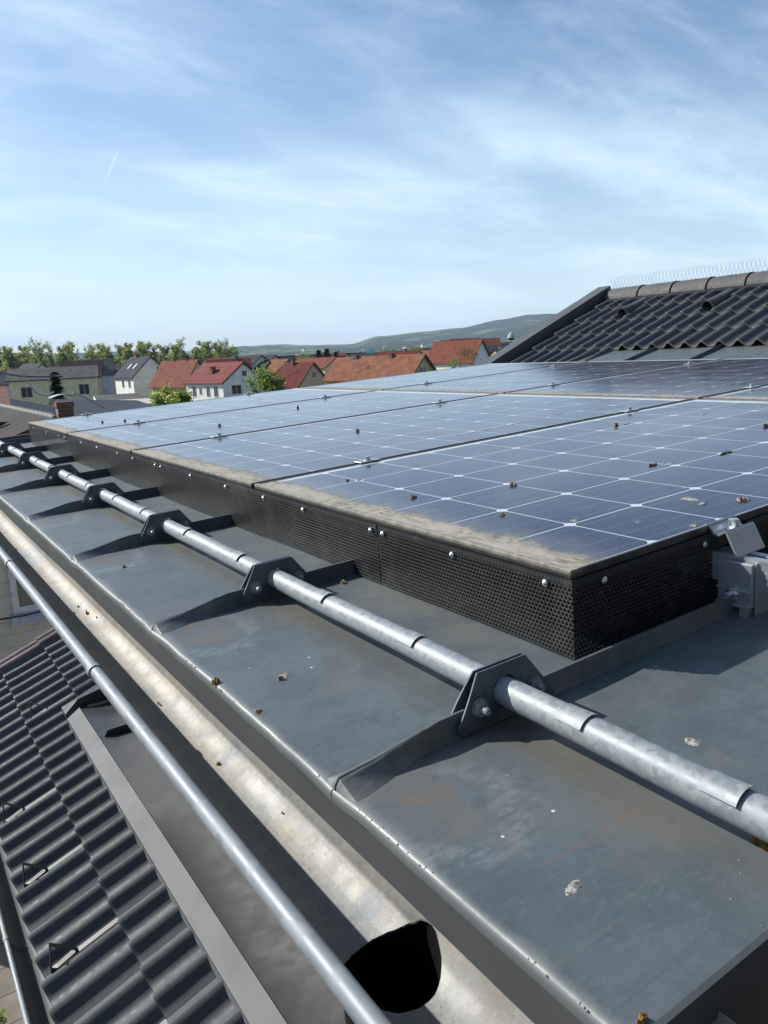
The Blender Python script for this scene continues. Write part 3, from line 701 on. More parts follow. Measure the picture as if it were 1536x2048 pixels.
# perforated skirt
SB = -.122
pieces = [(-.005, .455), (.46, 1.70), (1.702, 2.945), (2.947, 3.975)]
names = ['short near piece of black perforated skirt ending at the corner', 'long piece of black perforated skirt under the second module', 'third piece of black perforated skirt along the lower modules', 'farthest piece of black perforated skirt along the lower modules']
scr = [.042, .242, .437, .476, .737, .929, 1.153, 1.408, 1.668, 1.725, 1.967, 2.161, 2.452, 2.718, 3.043, 3.169, 3.453, 3.817]
def screw(parent, org, p, ax):
    m = MB(); d = Vector(ax); p = Vector(p)
    m.tube([p, p+d*.0016, p+d*.0022, p+d*.0042], [.0052, .0052, .0040, .0018], 14); m.build('screw', 'galv_bright', parent, org, 40)
for (a, b), lb in zip(pieces, names):
    og = (0, a, 0); t = rthing('perforated_skirt', lb, 'metal skirt', og, 'perforated sheets closing the gap under the modules')
    m = MB(); n = int((b-a)/.05)+1
    m.grid(lambda i, j, a=a, b=b: (-.0155 + .004*noise.noise(((a+(b-a)*i)*3, 1, j)), a+(b-a)*i, SB + (-.0125-SB)*j), n, 3)
    m.grid(lambda i, j, a=a, b=b: (-.0143 + .004*noise.noise(((a+(b-a)*i)*3, 1, j)), a+(b-a)*i, SB + (-.0125-SB)*j), n, 3, True)
    m.build('sheet', 'perf', t, (0, 0, 0)).location = (0, -a, 0)
    for u in scr:
        if a < u < b: screw(t, og, (-.0165, u, -.026), (-1, 0, 0))
    if a > 0:   # dark overlap strip where two sheets meet
        m = MB(); m.box((-.0135, a-.006, SB), (-.0125, a+.006, -.014)); m.build('overlap_strip', 'black', t, og)
for a, b, lb, ss in ((-.0155, .297, 'black perforated skirt end piece between the near corner and the rail', (.042, .258)), (.362, 1.60, 'black perforated skirt end piece to the right of the rail clamp', (.5, .9, 1.3))):
    og = (a, 0, 0); t = rthing('perforated_skirt', lb, 'metal skirt', og, 'perforated sheets closing the gap under the modules')
    m = MB()
    m.grid(lambda i, j, a=a, b=b: (a+(b-a)*i, -.0060, SB + (-.0125-SB)*j), 8, 2)
    m.grid(lambda i, j, a=a, b=b: (a+(b-a)*i, -.0048, SB + (-.0125-SB)*j), 8, 2, True)
    m.build('sheet', 'perf', t, (0, 0, 0)).location = (-a, 0, 0)
    for v in ss: screw(t, og, (v, -.0065, -.026), (0, -1, 0))

# ================================================================== bird spikes
for k in range(5):
    u0 = 5.02 - .5*k; c = tp(RS+.05, 0, -.012); zt = c[2] + .082
    og = (c[0], u0-.25, zt)
    where = ['right at the verge end', 'second from the verge end', 'third from the verge end', 'fourth from the verge end', 'fifth from the verge end', 'sixth from the verge end', 'at the right border of the photo'][min(k, 6)]
    t = rthing('bird_spike_strip', 'strip of thin steel bird spikes on the ridge, ' + where, 'bird spikes', og, 'bird spike strips along the ridge')
    m = MB(); m.box((c[0]-.012, u0-.495, zt), (c[0]+.012, u0-.002, zt+.004)); m.build('base_strip', 'galv', t, og)
    m = MB(); 
    for q in range(12):
        u = u0 - .02 - .042*q
        for dx, du in ((-.03, .014), (.03, -.016)):
            j = random.uniform(-.004, .004)
            m.tube([(c[0], u, zt+.003), (c[0]+dx, u+du+j, zt+.115+j)], .0009, 5)
    m.build('wire_prongs', 'galv_plate', t, og)

# ================================================================== snow hooks on the lower tiles
h0 = None
hl = ['near the bottom edge of the photo', 'above the nearest one', 'third up the tile row', 'in the second course behind the gutter bead']
def hook_mb():
    pass
for i, (s, u, lb) in enumerate([(-5.373, 2.315, 'nearest on the lower tile course'), (-5.373, 2.925, 'second nearest on the lower tile course'), (-5.373, 3.55, 'third on the lower tile course'), (-5.373, 1.70, 'cut off by the bottom of the photo'), (-5.046, 4.47, 'farthest, in the second course beside the gutter bead'), (-5.373, 4.77, 'fourth on the lower tile course near the left border')]):
    u = 3.735 + WAVE*(round((u-3.735)/WAVE-.5)+.5); org = tp(s, u, 0); lab = 'black triangular snow hook, ' + lb
    if h0 is None:
        h0 = rthing('snow_hook', lab, 'snow hook', org, 'snow hooks on the lower tile roof'); s0 = s; u0 = u
        hh = prof(u0)+.004 - .0
        m = MB(); q = lambda ds, du, dh: tp(s0+ds, u0+du, dh)
        b_ = -.013
        e_ = -.029; m.hexa([q(-.29,-.013,b_), q(.03,-.013,e_-.002), q(.03,.013,e_-.002), q(-.29,.013,b_), q(-.29,-.013,b_+.003), q(.03,-.013,e_+.001), q(.03,.013,e_+.001), q(-.29,.013,b_+.003)])
        m.build('strap', simple('dark_steel', (.06,.063,.067), .5, .2), h0, org)
        m = MB(); A_, B_, C_ = q(-.29, 0, b_-.006), q(-.235, 0, .085), q(-.175, 0, -.014)
        for P1, P2 in ((A_, B_), (B_, C_), (A_, C_)):
            d = .013
            m.hexa([(P1[0],P1[1]-d,P1[2]), (P2[0],P2[1]-d,P2[2]), (P2[0],P2[1]+d,P2[2]), (P1[0],P1[1]+d,P1[2]), (P1[0]-.004,P1[1]-d,P1[2]+.005), (P2[0]-.004,P2[1]-d,P2[2]+.005), (P2[0]-.004,P2[1]+d,P2[2]+.005), (P1[0]-.004,P1[1]+d,P1[2]+.005)])
        m.build('triangle', 'black', h0, org)
    else:
        o = copy_tree(h0); o.location = W(*org); o['label'] = lab

# ================================================================== lower gutter
og = (-.64, 3, -2.08)
lg = rthing('gutter', 'lower zinc gutter along the tile edge above the paving, bead lit pale', 'gutter', og)
m = MB(); ring = [(-.60 + .078*math.cos(PI*k/12), -2.075 - .075*math.sin(PI*k/12)) for k in range(13)]
outr = [(-.60 + .0795*math.cos(PI*k/12), -2.075 - .0765*math.sin(PI*k/12)) for k in range(13)]
loop = ring + outr[::-1]; nl = len(loop)
m.add([(x, u, z) for u in (.6, 5.6) for x, z in loop], [(i, (i+1) % nl, nl+(i+1) % nl, nl+i) for i in range(nl)] + [tuple(reversed(range(nl))), tuple(range(nl, 2*nl))])
m.build('channel', simple('old_gutter', (.10,.105,.10), .5, .2), lg, og, 30)
m = MB(); m.tube([(-.680, .6, -2.07), (-.680, 5.6, -2.07)], .0105, 16); m.build('bead', 'bead', lg, og, 50)
for uc in (1.9, 2.69, 3.5, 4.3, 5.1):
    m = MB(); m.tube([(-.680, uc-.012, -2.07), (-.680, uc+.012, -2.07)], .0128, 16)
    m.tube([(-.60+.072*math.cos(PI*(.55+.45*k/6)), uc, -2.075-.068*math.sin(PI*(.55+.45*k/6))) for k in range(7)], .003, 6); m.build('bracket_collar', 'bead', lg, og, 40)

# ================================================================== droppings, leaves and crumbs on the roof
simple('dropping_white', (.42,.41,.37), .85, c2=(.13,.12,.10), s=260); simple('dropping_brown', (.10,.07,.045), .9, c2=(.35,.30,.23), s=160); simple('moss', (.30,.17,.04), .95, c2=(.14,.10,.04), s=200)
simple('moss_green', (.02,.06,.025), .9, c2=(.12,.16,.10), s=220)
def blob(org, rv, ru, h, mat, name, label, cat, group, seed, n=22, clumps=7, wt=0):
    rnd = random.Random(seed); m = MB()
    if mat == 'dropping_white': h = min(h, .0013); clumps = 14; rv *= 1.25; ru *= 1.25
    rv *= .75; ru *= .75
    for c in range(clumps):
        a = rnd.uniform(0, 2*PI); q = rnd.random()**.5*.62 if c else 0
        cx, cy = q*rv*math.cos(a), q*ru*math.sin(a); s = rnd.uniform(.3, .6)
        pts = []
        for k in range(10):
            t = 2*PI*k/10; w_ = s*rnd.uniform(.6, 1.15); pts.append((org[0]+cx+rv*w_*math.cos(t), org[1]+cy+ru*w_*math.sin(t), org[2]-.0004))
        top = [((p[0]+org[0]+cx)/2+0, (p[1]+org[1]+cy)/2, org[2]+h*rnd.uniform(.4, 1)) for p in pts]
        m.add(pts+top+[(org[0]+cx, org[1]+cy, org[2]+h*rnd.uniform(.6, 1.1))], [(k, (k+1) % 10, 10+(k+1) % 10, 10+k) for k in range(10)] + [(10+k, 10+(k+1) % 10, 20) for k in range(10)])
    return rsolo(m, name, mat, org, label, cat, group, 60)
GP = 'droppings on the solar modules'
for i, (v, u, rv, ru, h, mt_, lb) in enumerate([
    (.311,.460,.010,.014,.006,'dropping_brown','small brown crusted dropping at a cell corner, nearest module centre'),
    (.135,.295,.010,.012,.004,'dropping_brown','brown dropping close to the silt edge of the nearest module'),
    (.123,.540,.014,.010,.005,'dropping_brown','dark dropping on the silt edge half way along the nearest module'),
    (.159,.796,.006,.007,.004,'dropping_white','tiny pale speck near the first joint'),
    (.141,.815,.006,.006,.003,'dropping_brown','tiny dark speck near the first joint beside the pale one'),
    (.611,.360,.020,.012,.004,'dropping_brown','flat brown dropping on the third cell row of the nearest module'),
    (.640,.338,.010,.008,.003,'dropping_white','small grey dropping right of the flat brown one'),
    (.788,.313,.040,.010,.003,'moss_green','dark green smear across a cell line on the nearest module'),
    (.438,.047,.016,.016,.005,'dropping_brown','thick brown dropping beside the near module edge at the right'),
    (.399,.120,.012,.020,.001,'dropping_white','large white splashed dropping with brown centre on the nearest module'),
    (.385,.085,.014,.008,.002,'dropping_white','thin white streak below the large splashed dropping'),
    (.262,.012,.008,.008,.008,'dropping_white','white fluffy speck at the near frame edge by the clamp'),
    (1.029,.814,.014,.016,.009,'dropping_brown','black clod under the first joint on the nearest module'),
    (1.075,.812,.020,.008,.003,'dropping_white','pale smear right of the black clod'),
    (1.316,.733,.026,.012,.003,'dropping_white','pale splash group high on the nearest module'),
    (1.16,.441,.014,.012,.008,'dropping_brown','brown clod at the right border of the photo on the module'),
    (.178,.171,.008,.008,.002,'dropping_white','small white mark at the lowest cell cross'),
    (.62,1.55,.012,.012,.010,'dropping_brown','black clod in the middle of the second module'),
    (.45,2.35,.010,.012,.010,'dropping_brown','black clod on the third module near its joint'),
    (.95,2.62,.012,.010,.012,'dropping_brown','black upright clod high on the third module'),
    (.30,3.20,.012,.010,.008,'dropping_brown','dark crumb near the farthest joint on the farthest module'),
    (.22,3.30,.010,.012,.008,'dropping_brown','dark crumb left of the farthest joint on the farthest module')]):
    blob((v, u, -.0012), rv, ru, h, mt_, 'bird_dropping', lb, 'dropping', GP, 50+i)
# long pale streaks on the second and third modules
for (v0, u0, v1, u1, lb) in ((.72,1.13,1.19,1.17,'long thin white streak of dried bird lime on the second module'), (.30,2.72,.47,2.66,'short white streak of dried bird lime on the third module')):
    m = MB(); n = 16; vs = []
    for k in range(n+1):
        t = k/n; v = v0+(v1-v0)*t; u = u0+(u1-u0)*t + .006*noise.noise((t*5, v0*7, 0)); wd2 = .0035*(1-.5*t)*(.6+.8*random.random()); vs += [(v, u-wd2, -.0014), (v, u+wd2, -.0014), (v, u, -.0004)]
    m.add(vs, [f for k in range(n) for f in ((3*k, 3*k+2, 3*k+5, 3*k+3), (3*k+2, 3*k+1, 3*k+4, 3*k+5))])
    rsolo(m, 'lime_streak', simple('lime_white', (.62,.63,.60), .9), ((v0+v1)/2, (u0+u1)/2, -.0012), lb, 'dropping', GP)
GR = 'droppings and moss on the zinc roof'
for i, (v, u, rv, ru, h, mt_, lb) in enumerate([
    (-.331,.225,.0065,.007,.006,'dropping_brown','small black crumb on the zinc pan below the second pipe clip'),
    (-.403,.280,.008,.008,.007,'moss','orange moss tuft on the roof edge above the bright gutter'),
    (-.334,.98,.007,.009,.006,'dropping_brown','dark crumb on the fourth zinc pan'),
    (-.394,.161,.010,.010,.003,'dropping_brown','flat brown dropping by the roof edge'),
    (-.073,-.223,.010,.012,.003,'dropping_white','round white dropping on the nearest pan behind the pipe'),
    (-.328,-.294,.017,.008,.003,'dropping_white','oval grey and cream dropping on the nearest pan in front of the pipe'),
    (-.166,-.358,.022,.014,.006,'moss','yellow brown moss patch under the pipe at the right border'),
    (-.385,-.408,.008,.006,.005,'moss','orange lichen spot at the near roof corner'),
    (-.322,.235,.009,.010,.002,'dropping_white','pale ring stain right of the small black crumb'),
    (-.06,.52,.008,.012,.006,'dropping_brown','dark crumb by the seam behind the second bracket'),
    (-.165,.47,.006,.014,.006,'dropping_brown','dark crumbs in the pipe shadow near the second bracket')]):
    blob((v, u, rough_w(v, u)-.0003), rv, ru, h, mt_, 'roof_dropping', lb, 'dropping', GR, 90+i)
GG = 'twigs and crumbs in the gutter'
def gz(v): return -.3345 + max(0, v+.365)*.55
for i, (v, u, rv, ru, h, lb) in enumerate([
    (-.367,.434,.006,.008,.006,'dark crumb in the gutter bed, nearest of all'),
    (-.358,1.454,.006,.012,.004,'black leaf bit at the shadow edge in the gutter'),
    (-.354,1.378,.008,.022,.008,'curled black twig lying in the gutter bed'),
    (-.346,1.303,.004,.010,.004,'short black twig stub in the gutter bed'),
    (-.373,.721,.006,.012,.005,'dark leaf bit stuck at the gutter shadow edge'),
    (-.350,.237,.003,.004,.003,'tiny black speck in the gutter near the outlet')]):
    blob((v, u, gz(v)+.0005), rv, ru, h, 'dropping_brown', 'gutter_debris', lb, 'debris', GG, 130+i, clumps=4)
# uncountable crumbs on roof and eave edge
m = MB(); rnd = random.Random(4)
def crumb(v, u, w, r_):
    pts = [(v+r_*rnd.uniform(.5,1)*math.cos(t), u+r_*rnd.uniform(.5,1)*math.sin(t), w-.0002) for t in (0, 1.5, 3.1, 4.6)]
    m.add(pts+[(v, u, w+r_*rnd.uniform(.5, 1.1))], [(0,1,4),(1,2,4),(2,3,4),(3,0,4)])
for k in range(420):
    u = rnd.uniform(UN, 4.1); v = rnd.uniform(-.39, -.02)
    crumb(v, u, rough_w(v, u), rnd.uniform(.0005, .0014))
for k in range(500):
    u = UN + rnd.random()**1.3*3.5
    if noise.noise((u*5, 0, 9)) < -.05: continue
    v = -.404 + rnd.uniform(-.002, .008); crumb(v, u, rough_w(v, u)-.0015, rnd.uniform(.0008, .0022))
for s_ in SE:
    for k in range(40):
        v = rnd.uniform(-.38, -.02); u = s_ + rnd.choice((-1, 1))*rnd.uniform(.012, .03); crumb(v, u, rough_w(v, u), rnd.uniform(.0006, .0015))
rsolo(m, 'grit', 'dropping_brown', (0, 0, 0), 'fine grit and moss crumbs scattered over the zinc pans', 'grit', kind='stuff')

# ================================================================== ground, hills, paving
def gm():
    m = M('town_ground', (.10,.12,.05), .95, 0, .2); x = m.N('ShaderNodeTexCoord').outputs['Object']
    c = m.mix(m.rng(m.noise(.004, 4), .45, .55), (.080,.082,.066), (.10,.10,.085)); c = m.mix(m.rng(m.noise(.011, 3, off=(3,3,3)), .55, .6), c, (.14,.13,.10)); m.base(c); return m.m
MAT['ground'] = gm()
m = MB(); n = 40; rad = [0, 30, 120, 500, 2000, 9000]
m.add([(0, 0, 0)] + [(r_*math.cos(2*PI*k/n), r_*math.sin(2*PI*k/n), 0) for r_ in rad[1:] for k in range(n)],
      [(0, 1+k, 1+(k+1) % n) for k in range(n)] + [(1+i*n+k, 1+(i+1)*n+k, 1+(i+1)*n+(k+1) % n, 1+i*n+(k+1) % n) for i in range(4) for k in range(n)])
tag(m.build('ground', 'ground'), 'flat green and grey town ground reaching to the hills', 'ground', kind='structure')
def pave():
    m = M('concrete_slabs', (.30,.26,.21), .9); x = m.xyz()
    def joint(c, s, o): return m.math('LESS_THAN', m.math('SUBTRACT', .5, m.math('ABSOLUTE', m.math('SUBTRACT', m.math('FRACT', m.math('ADD', m.math('DIVIDE', c, s), o)), .5))), .018)
    c = m.mix(m.rng(m.noise(3, 6, .65), .35, .65), (.21,.18,.145), (.145,.125,.10)); c = m.mix(m.math('MAXIMUM', joint(x[0], .5, .2), joint(x[1], .5, .05)), c, (.05,.045,.035)); m.base(c); m.bump(m.noise(60, 4), .3); return m.m
MAT['pave'] = pave()
m = MB(); m.box((-7, 4, -.05), (1.0, 11.9, .03)); tag(m.build('pavement', 'pave'), 'brown concrete slab path below the gutter', 'pavement', kind='structure')
def hillmat():
    m = M('wooded_hills', (.04,.07,.03), .95, 0, .1)
    f = m.rng(m.noise(.0035, 5, .6, (1,1,1)), .47, .53); c = m.mix(m.rng(m.noise(.03, 4, .7), .3, .7), (.008,.020,.012), (.028,.048,.022))
    g = m.mix(m.rng(m.noise(.006, 3, off=(9,9,0)), .4, .6), (.085,.16,.035), (.15,.18,.07))
    x = m.xyz(); lowf = m.math('SUBTRACT', 1, m.rng(x[2], 60, 170)); sel = m.rng(m.math('ADD', m.noise(.0026, 6, .66, off=(2,7,1)), m.math('MULTIPLY', lowf, .09)), .62, .65)
    m.base(m.mix(sel, c, g)); m.bump(m.noise(.045, 4, .7), 1.0, 14); return m.m
MAT['hill'] = hillmat()
# skyline heights (m) by bearing (deg from +y towards +x), far range about 5 km away
sk = [(-20,95),(0,95),(7.7,100),(12,82),(18,72),(21.8,60),(23.2,74),(26,78),(29.2,62),(31,60),(33.2,100),(36.5,118),(38.9,130),(41.8,163),(43.9,184),(45.2,184),(48.6,150),(53,150),(60,120),(80,90)]
def skh(a):
    for (a0, h0_), (a1, h1_) in zip(sk, sk[1:]):
        if a0 <= a <= a1:
            t = (a-a0)/(a1-a0); t = t*t*(3-2*t); return h0_+(h1_-h0_)*t
    return 60
m = MB(); NA, NR = 420, 70
def hf(i, j):
    a = -20 + 100*i; d = 2300 + 3600*j; t = min(1, max(0, (d-2300)/2700)); t = t*t*(3-2*t)
    x, y = d*math.sin(R(a)), d*math.cos(R(a)); h = skh(a)*1.02
    back = 1 if d < 5000 else 1 - (d-5000)/900*.5
    z = h*(t**1.5)*back + (10*noise.noise((x*.0022, y*.0022, 1)) + 3.2*noise.noise((x*.012, y*.012, 2)))*min(1, t*2.5)
    ridge = 32*math.exp(-((d-3300)/450)**2)*(.5+.5*noise.noise((a*.13, 3, 0)))*(1 if a > 20 else .3)
    return (x, y, z + ridge + 2.2*noise.noise((x*.05, y*.05, 4))*min(1, t*2) - .5)
m.grid(hf, NA, NR); tag(m.build('hills', 'hill', smooth=180), 'low wooded hills with pale green fields on the horizon', 'hills', kind='structure')

# ------------------------------------------------------------------ houses
for n_, c_ in (('w_white', (.85,.83,.77)), ('w_cream', (.86,.72,.42)), ('w_yellow', (.60,.50,.22)), ('w_grey', (.42,.46,.53)), ('w_beige', (.48,.43,.34))): simple(n_, c_, .9, s=1.2)
def rooftile(name, a, b, rows=3.2, cols=3.4):
    m = M(name, a, .85, 0, .12); x = m.xyz()
    c = m.mix(m.rng(m.noise(.8, 5, .65), .35, .65), a, b)
    st = m.math('FRACT', m.math('MULTIPLY', x[2], rows*1.6)); c = m.mix(m.math('MULTIPLY', m.math('LESS_THAN', st, .2), .35), c, tuple(v*.45 for v in a))
    m.base(c); return m.m
MAT['r_red'] = rooftile('red_tiles', (.145,.042,.026), (.185,.062,.036)); MAT['r_orange'] = rooftile('orange_tiles', (.165,.062,.034), (.24,.105,.060), 2.2)
MAT['r_dark'] = rooftile('slate_tiles', (.028,.034,.045), (.045,.052,.062)); MAT['r_grey'] = rooftile('grey_fibre_sheets', (.085,.082,.08), (.13,.125,.115)); MAT['r_brown'] = rooftile('brown_tiles', (.065,.042,.035), (.10,.065,.05))
MAT['r_dkred'] = rooftile('dark_red_tiles', (.085,.016,.012), (.12,.026,.018)); MAT['r_pink'] = rooftile('red_sheet_roof', (.16,.046,.040), (.19,.062,.052), .6)
simple('pane', (.02,.025,.03), .12); simple('pane_frame', (.6,.6,.58), .6); simple('chim', (.25,.11,.075), .9, c2=(.16,.08,.06), s=14); simple('bargeboard', (.10,.075,.06), .8)
def house_at(B, th, L, Wd, ze, zr, wall, roof, label, wins=(), chim=(), gw=(), name='house', group=None, ov=.45, gable=None, hip=0):
    """B near corner, gable runs Wd along th, ridge runs L back; wins/gw = (t, z, w, h) on the long and on the gable wall"""
    t = thing(name, label, 'house', (B[0], B[1], 0), (0, 0, R(th)), group)
    m = MB(); m.cur = 0
    m.add([(0,0,0), (Wd,0,0), (Wd,L,0), (0,L,0), (0,0,ze), (Wd,0,ze), (Wd,L,ze), (0,L,ze)], [(3,0,4,7), (1,2,6,5)])
    m.add([(0,0,0), (Wd,0,0), (Wd,0,ze), (Wd/2,0,zr-.15), (0,0,ze), (0,L,0), (Wd,L,0), (Wd,L,ze), (Wd/2,L,zr-.15), (0,L,ze)], [(0,1,2,3,4), (9,8,7,6,5)])
    m.build('wall', wall, t)
    if gable:
        m = MB(); m.add([(0,-.02,ze-.4), (Wd,-.02,ze-.4), (Wd/2,-.02,zr-.2)], [(0,1,2)]); 
    sl = (zr-ze)/(Wd/2); m = MB(); th_ = .18
    for sg in (0, 1):
        X = (lambda x: x) if sg == 0 else (lambda x: Wd-x)
        a = [(X(-ov), -ov, ze-sl*ov), (X(Wd/2), -ov, zr), (X(Wd/2), L+ov, zr), (X(-ov), L+ov, ze-sl*ov)]
        if sg: a = [a[1], a[0], a[3], a[2]]
        m.hexa([(x, y, z) for x, y, z in a] + [(x, y, z+th_) for x, y, z in a])
    rf = m.build('roof', roof, t)
    for sg in (0, 1):
        X = (lambda x: x) if sg == 0 else (lambda x: Wd-x)
        for y in (-ov-.04, L+ov+.01):
            if y > 0 and zr > 0: continue
            m = MB(); p = [(X(-ov), y, ze-sl*ov-.12), (X(Wd/2), y, zr-.12), (X(Wd/2), y+.03, zr-.12), (X(-ov), y+.03, ze-sl*ov-.12)]; m.hexa(p+[(a, b, c+.32) for a, b, c in p]); m.build('bargeboard', 'bargeboard', rf)
    for (x, y, w_, h_) in chim:
        zb = zr - abs(x-Wd/2)*sl; m = MB(); m.box((x-w_/2, y-w_/2, zb-.4), (x+w_/2, y+w_/2, zr+h_)); m.box((x-w_/2-.07, y-w_/2-.07, zr+h_), (x+w_/2+.07, y+w_/2+.07, zr+h_+.12)); m.build('chimney', 'chim', rf)
    for face, ws in ((0, wins), (1, gw)):
        for (p, z, w_, h_) in ws:
            m = MB(); q = MB()
            if face == 0:
                m.box((-.06, p-w_/2-.08, z-h_/2-.08), (-.0, p+w_/2+.08, z-h_/2)); m.box((-.06, p-w_/2-.08, z+h_/2), (0, p+w_/2+.08, z+h_/2+.08)); m.box((-.06, p-w_/2-.08, z-h_/2), (0, p-w_/2, z+h_/2)); m.box((-.06, p+w_/2, z-h_/2), (0, p+w_/2+.08, z+h_/2)); m.box((-.05, p-.04, z-h_/2), (0, p+.04, z+h_/2))
                q.box((-.03, p-w_/2, z-h_/2), (.01, p+w_/2, z+h_/2))
            else:
                m.box((p-w_/2-.08, -.06, z-h_/2-.08), (p+w_/2+.08, 0, z-h_/2)); m.box((p-w_/2-.08, -.06, z+h_/2), (p+w_/2+.08, 0, z+h_/2+.08)); m.box((p-w_/2-.08, -.06, z-h_/2), (p-w_/2, 0, z+h_/2)); m.box((p+w_/2, -.06, z-h_/2), (p+w_/2+.08, 0, z+h_/2)); m.box((p-.04, -.05, z-h_/2), (p+.04, 0, z+h_/2))
                q.box((p-w_/2, -.03, z-h_/2), (p+w_/2, .01, z+h_/2))
            f = m.build('window', 'pane_frame', t); q.build('pane', 'pane', f)
    return t
house_at((48.2,172.5), 4, 11.6, 8.6, 4.9, 9.0, 'w_white', 'r_dark', 'white house with slate-dark roof and two skylights, bright left wall', wins=((2.5,3.3,1.1,1.5),(6.5,3.3,1.1,1.5)), gw=((6.2,6.0,1.2,1.4),(4.6,2.2,1.4,1.0)), chim=((4.3,7.5,1.0,.6),))
house_at((48.7,122.8), 11, 11.6, 8.3, 4.0, 7.0, 'w_white', 'r_pink', 'white house with smooth red roof, brick chimney and grey weatherboard gable', wins=((2.2,2.4,1.0,1.6),(4.6,2.4,.8,1.6),(7.0,2.5,.6,1.1),(9.0,2.4,.9,1.6)), gw=((2.6,2.6,1.8,1.4),(4.4,5.2,.8,.8)), chim=((1.8,5.5,.8,-.6),))
house_at((51.9,150.4), 10, 14, 6.4, 3.1, 7.7, 'w_yellow', 'r_red', 'yellow gabled house with steep orange-red roof behind the round bush', gw=((3.4,5.3,.7,1.0),), chim=((3.2,4,.5,.4),(3.2,9,.5,.4)))
house_at((62.9,124.0), 8, 8.5, 7.6, 2.2, 6.3, 'w_beige', 'r_dkred', 'beige gabled house with dark red roof, between the bush and the orange roof', gw=((3.9,4.2,.7,.9),), chim=((3.4,5.5,.6,.7),))
house_at((68.5,97.3), 13, 19, 6.6, 3.6, 6.9, 'w_yellow', 'r_orange', 'long house with worn orange tile roof, two small chimneys and antenna mast', gw=((2.6,4.7,.5,.7),(3.4,4.7,.5,.7)), chim=((3.1,6.5,.7,.35),(3.1,14.5,.7,.35)))
house_at((34.0,145.2), 76, 14.2, 9, 5.7, 7.5, 'w_cream', 'r_grey', 'cream house with low grey corrugated roof and three dark windows', wins=((2.2,3.6,1.6,1.7),(7.2,3.6,1.4,1.7),(11.6,3.6,1.7,1.7)))
house_at((50.4,197.7), 74, 7.5, 9, 5.4, 9.0, 'w_grey', 'r_grey', 'blue-grey house with one white window between the cream and the white house', wins=((4.6,3.3,2.6,1.4),))
house_at((120.8,145.4), 10, 15, 7, 4.6, 9.4, 'w_white', 'r_red', 'white house with tall plain red roof at the foot of the dark verge')
house_at((89.6,210.8), 8, 26, 9, 5.2, 8.0, 'w_beige', 'r_dkred', 'long low dark red roof behind the smooth red roof')
house_at((22.0,162.0), 60, 9, 8, 5.0, 7.3, 'w_grey', 'r_dark', 'blue-grey house with dark roof at the far left border', gw=((3,3.2,1.4,1.2),))
house_at((30.0,190.0), 15, 9, 7, 5.6, 8.6, 'w_white', 'r_dark', 'small white gable rising behind the cream house, left part')
house_at((47.0,196.0), 70, 9, 8, 5.2, 8.7, 'w_beige', 'r_brown', 'brown roofed house just behind the right end of the grey corrugated roof')
# skylights on the slate roof and the antenna mast
def at_house(B, th, p): c_, s_ = math.cos(R(th)), math.sin(R(th)); return (B[0]+c_*p[0]-s_*p[1], B[1]+s_*p[0]+c_*p[1], p[2])
# the further roofs of the town
rf = ['r_brown', 'r_dark', 'r_dkred', 'r_grey', 'r_red', 'r_orange', 'r_dark', 'r_grey']; wlx = ['w_white', 'w_beige', 'w_grey', 'w_cream', 'w_yellow']
rnames = {'r_brown': 'brown', 'r_dark': 'slate-dark', 'r_dkred': 'dark red', 'r_grey': 'grey', 'r_red': 'red', 'r_orange': 'orange'}
wnames = {'w_white': 'white', 'w_beige': 'beige', 'w_grey': 'grey', 'w_cream': 'cream', 'w_yellow': 'yellow'}
rnd = random.Random(21); used = {}
def place_word(a):
    for lim, w_ in ((10, 'behind the cream house at the far left'), (15, 'behind the grey corrugated roof'), (20, 'behind the slate-dark roof'), (25, 'behind the red roofs on the left'), (30, 'above the dark red gable roof'), (36, 'left of the long orange roof'), (42, 'above the long orange roof'), (50, 'near the dark verge')):
        if a < lim: return w_
    return 'by the dark verge'
for i in range(110):
    a = rnd.uniform(8.5, 49); d = rnd.uniform(200, 300) if i < 42 else rnd.uniform(320, 900)
    if a < 26: d = rnd.uniform(205, 262)
    k1, k2 = rnd.choice(rf), rnd.choice(wlx); th = rnd.choice((5, 10, 15, 70, 80)); L, w_ = rnd.uniform(9, 17), rnd.uniform(7.5, 10)
    ze = rnd.uniform(3.2, 5.2); zr = ze + rnd.uniform(1.8, 3.2)
    x, y = d*math.sin(R(a)), d*math.cos(R(a))
    size = 'long ' if L > 13 else 'small '
    lab = '%s%s house with %s roof, %s %s' % (size, wnames[k2], rnames[k1], 'far off' if d > 320 else 'further back', place_word(a))
    while lab in used: 
        k1, k2 = rnd.choice(rf), rnd.choice(wlx); lab = '%s%s house with %s roof, %s %s' % (size, wnames[k2], rnames[k1], 'far off' if d > 320 else 'further back', place_word(a))
    used[lab] = 1
    house_at((x, y), th, L, w_, ze, zr, k2, k1, lab, group='further houses of the town', chim=((w_/2, L*.3, .7, .7),) if i % 3 == 0 else ())
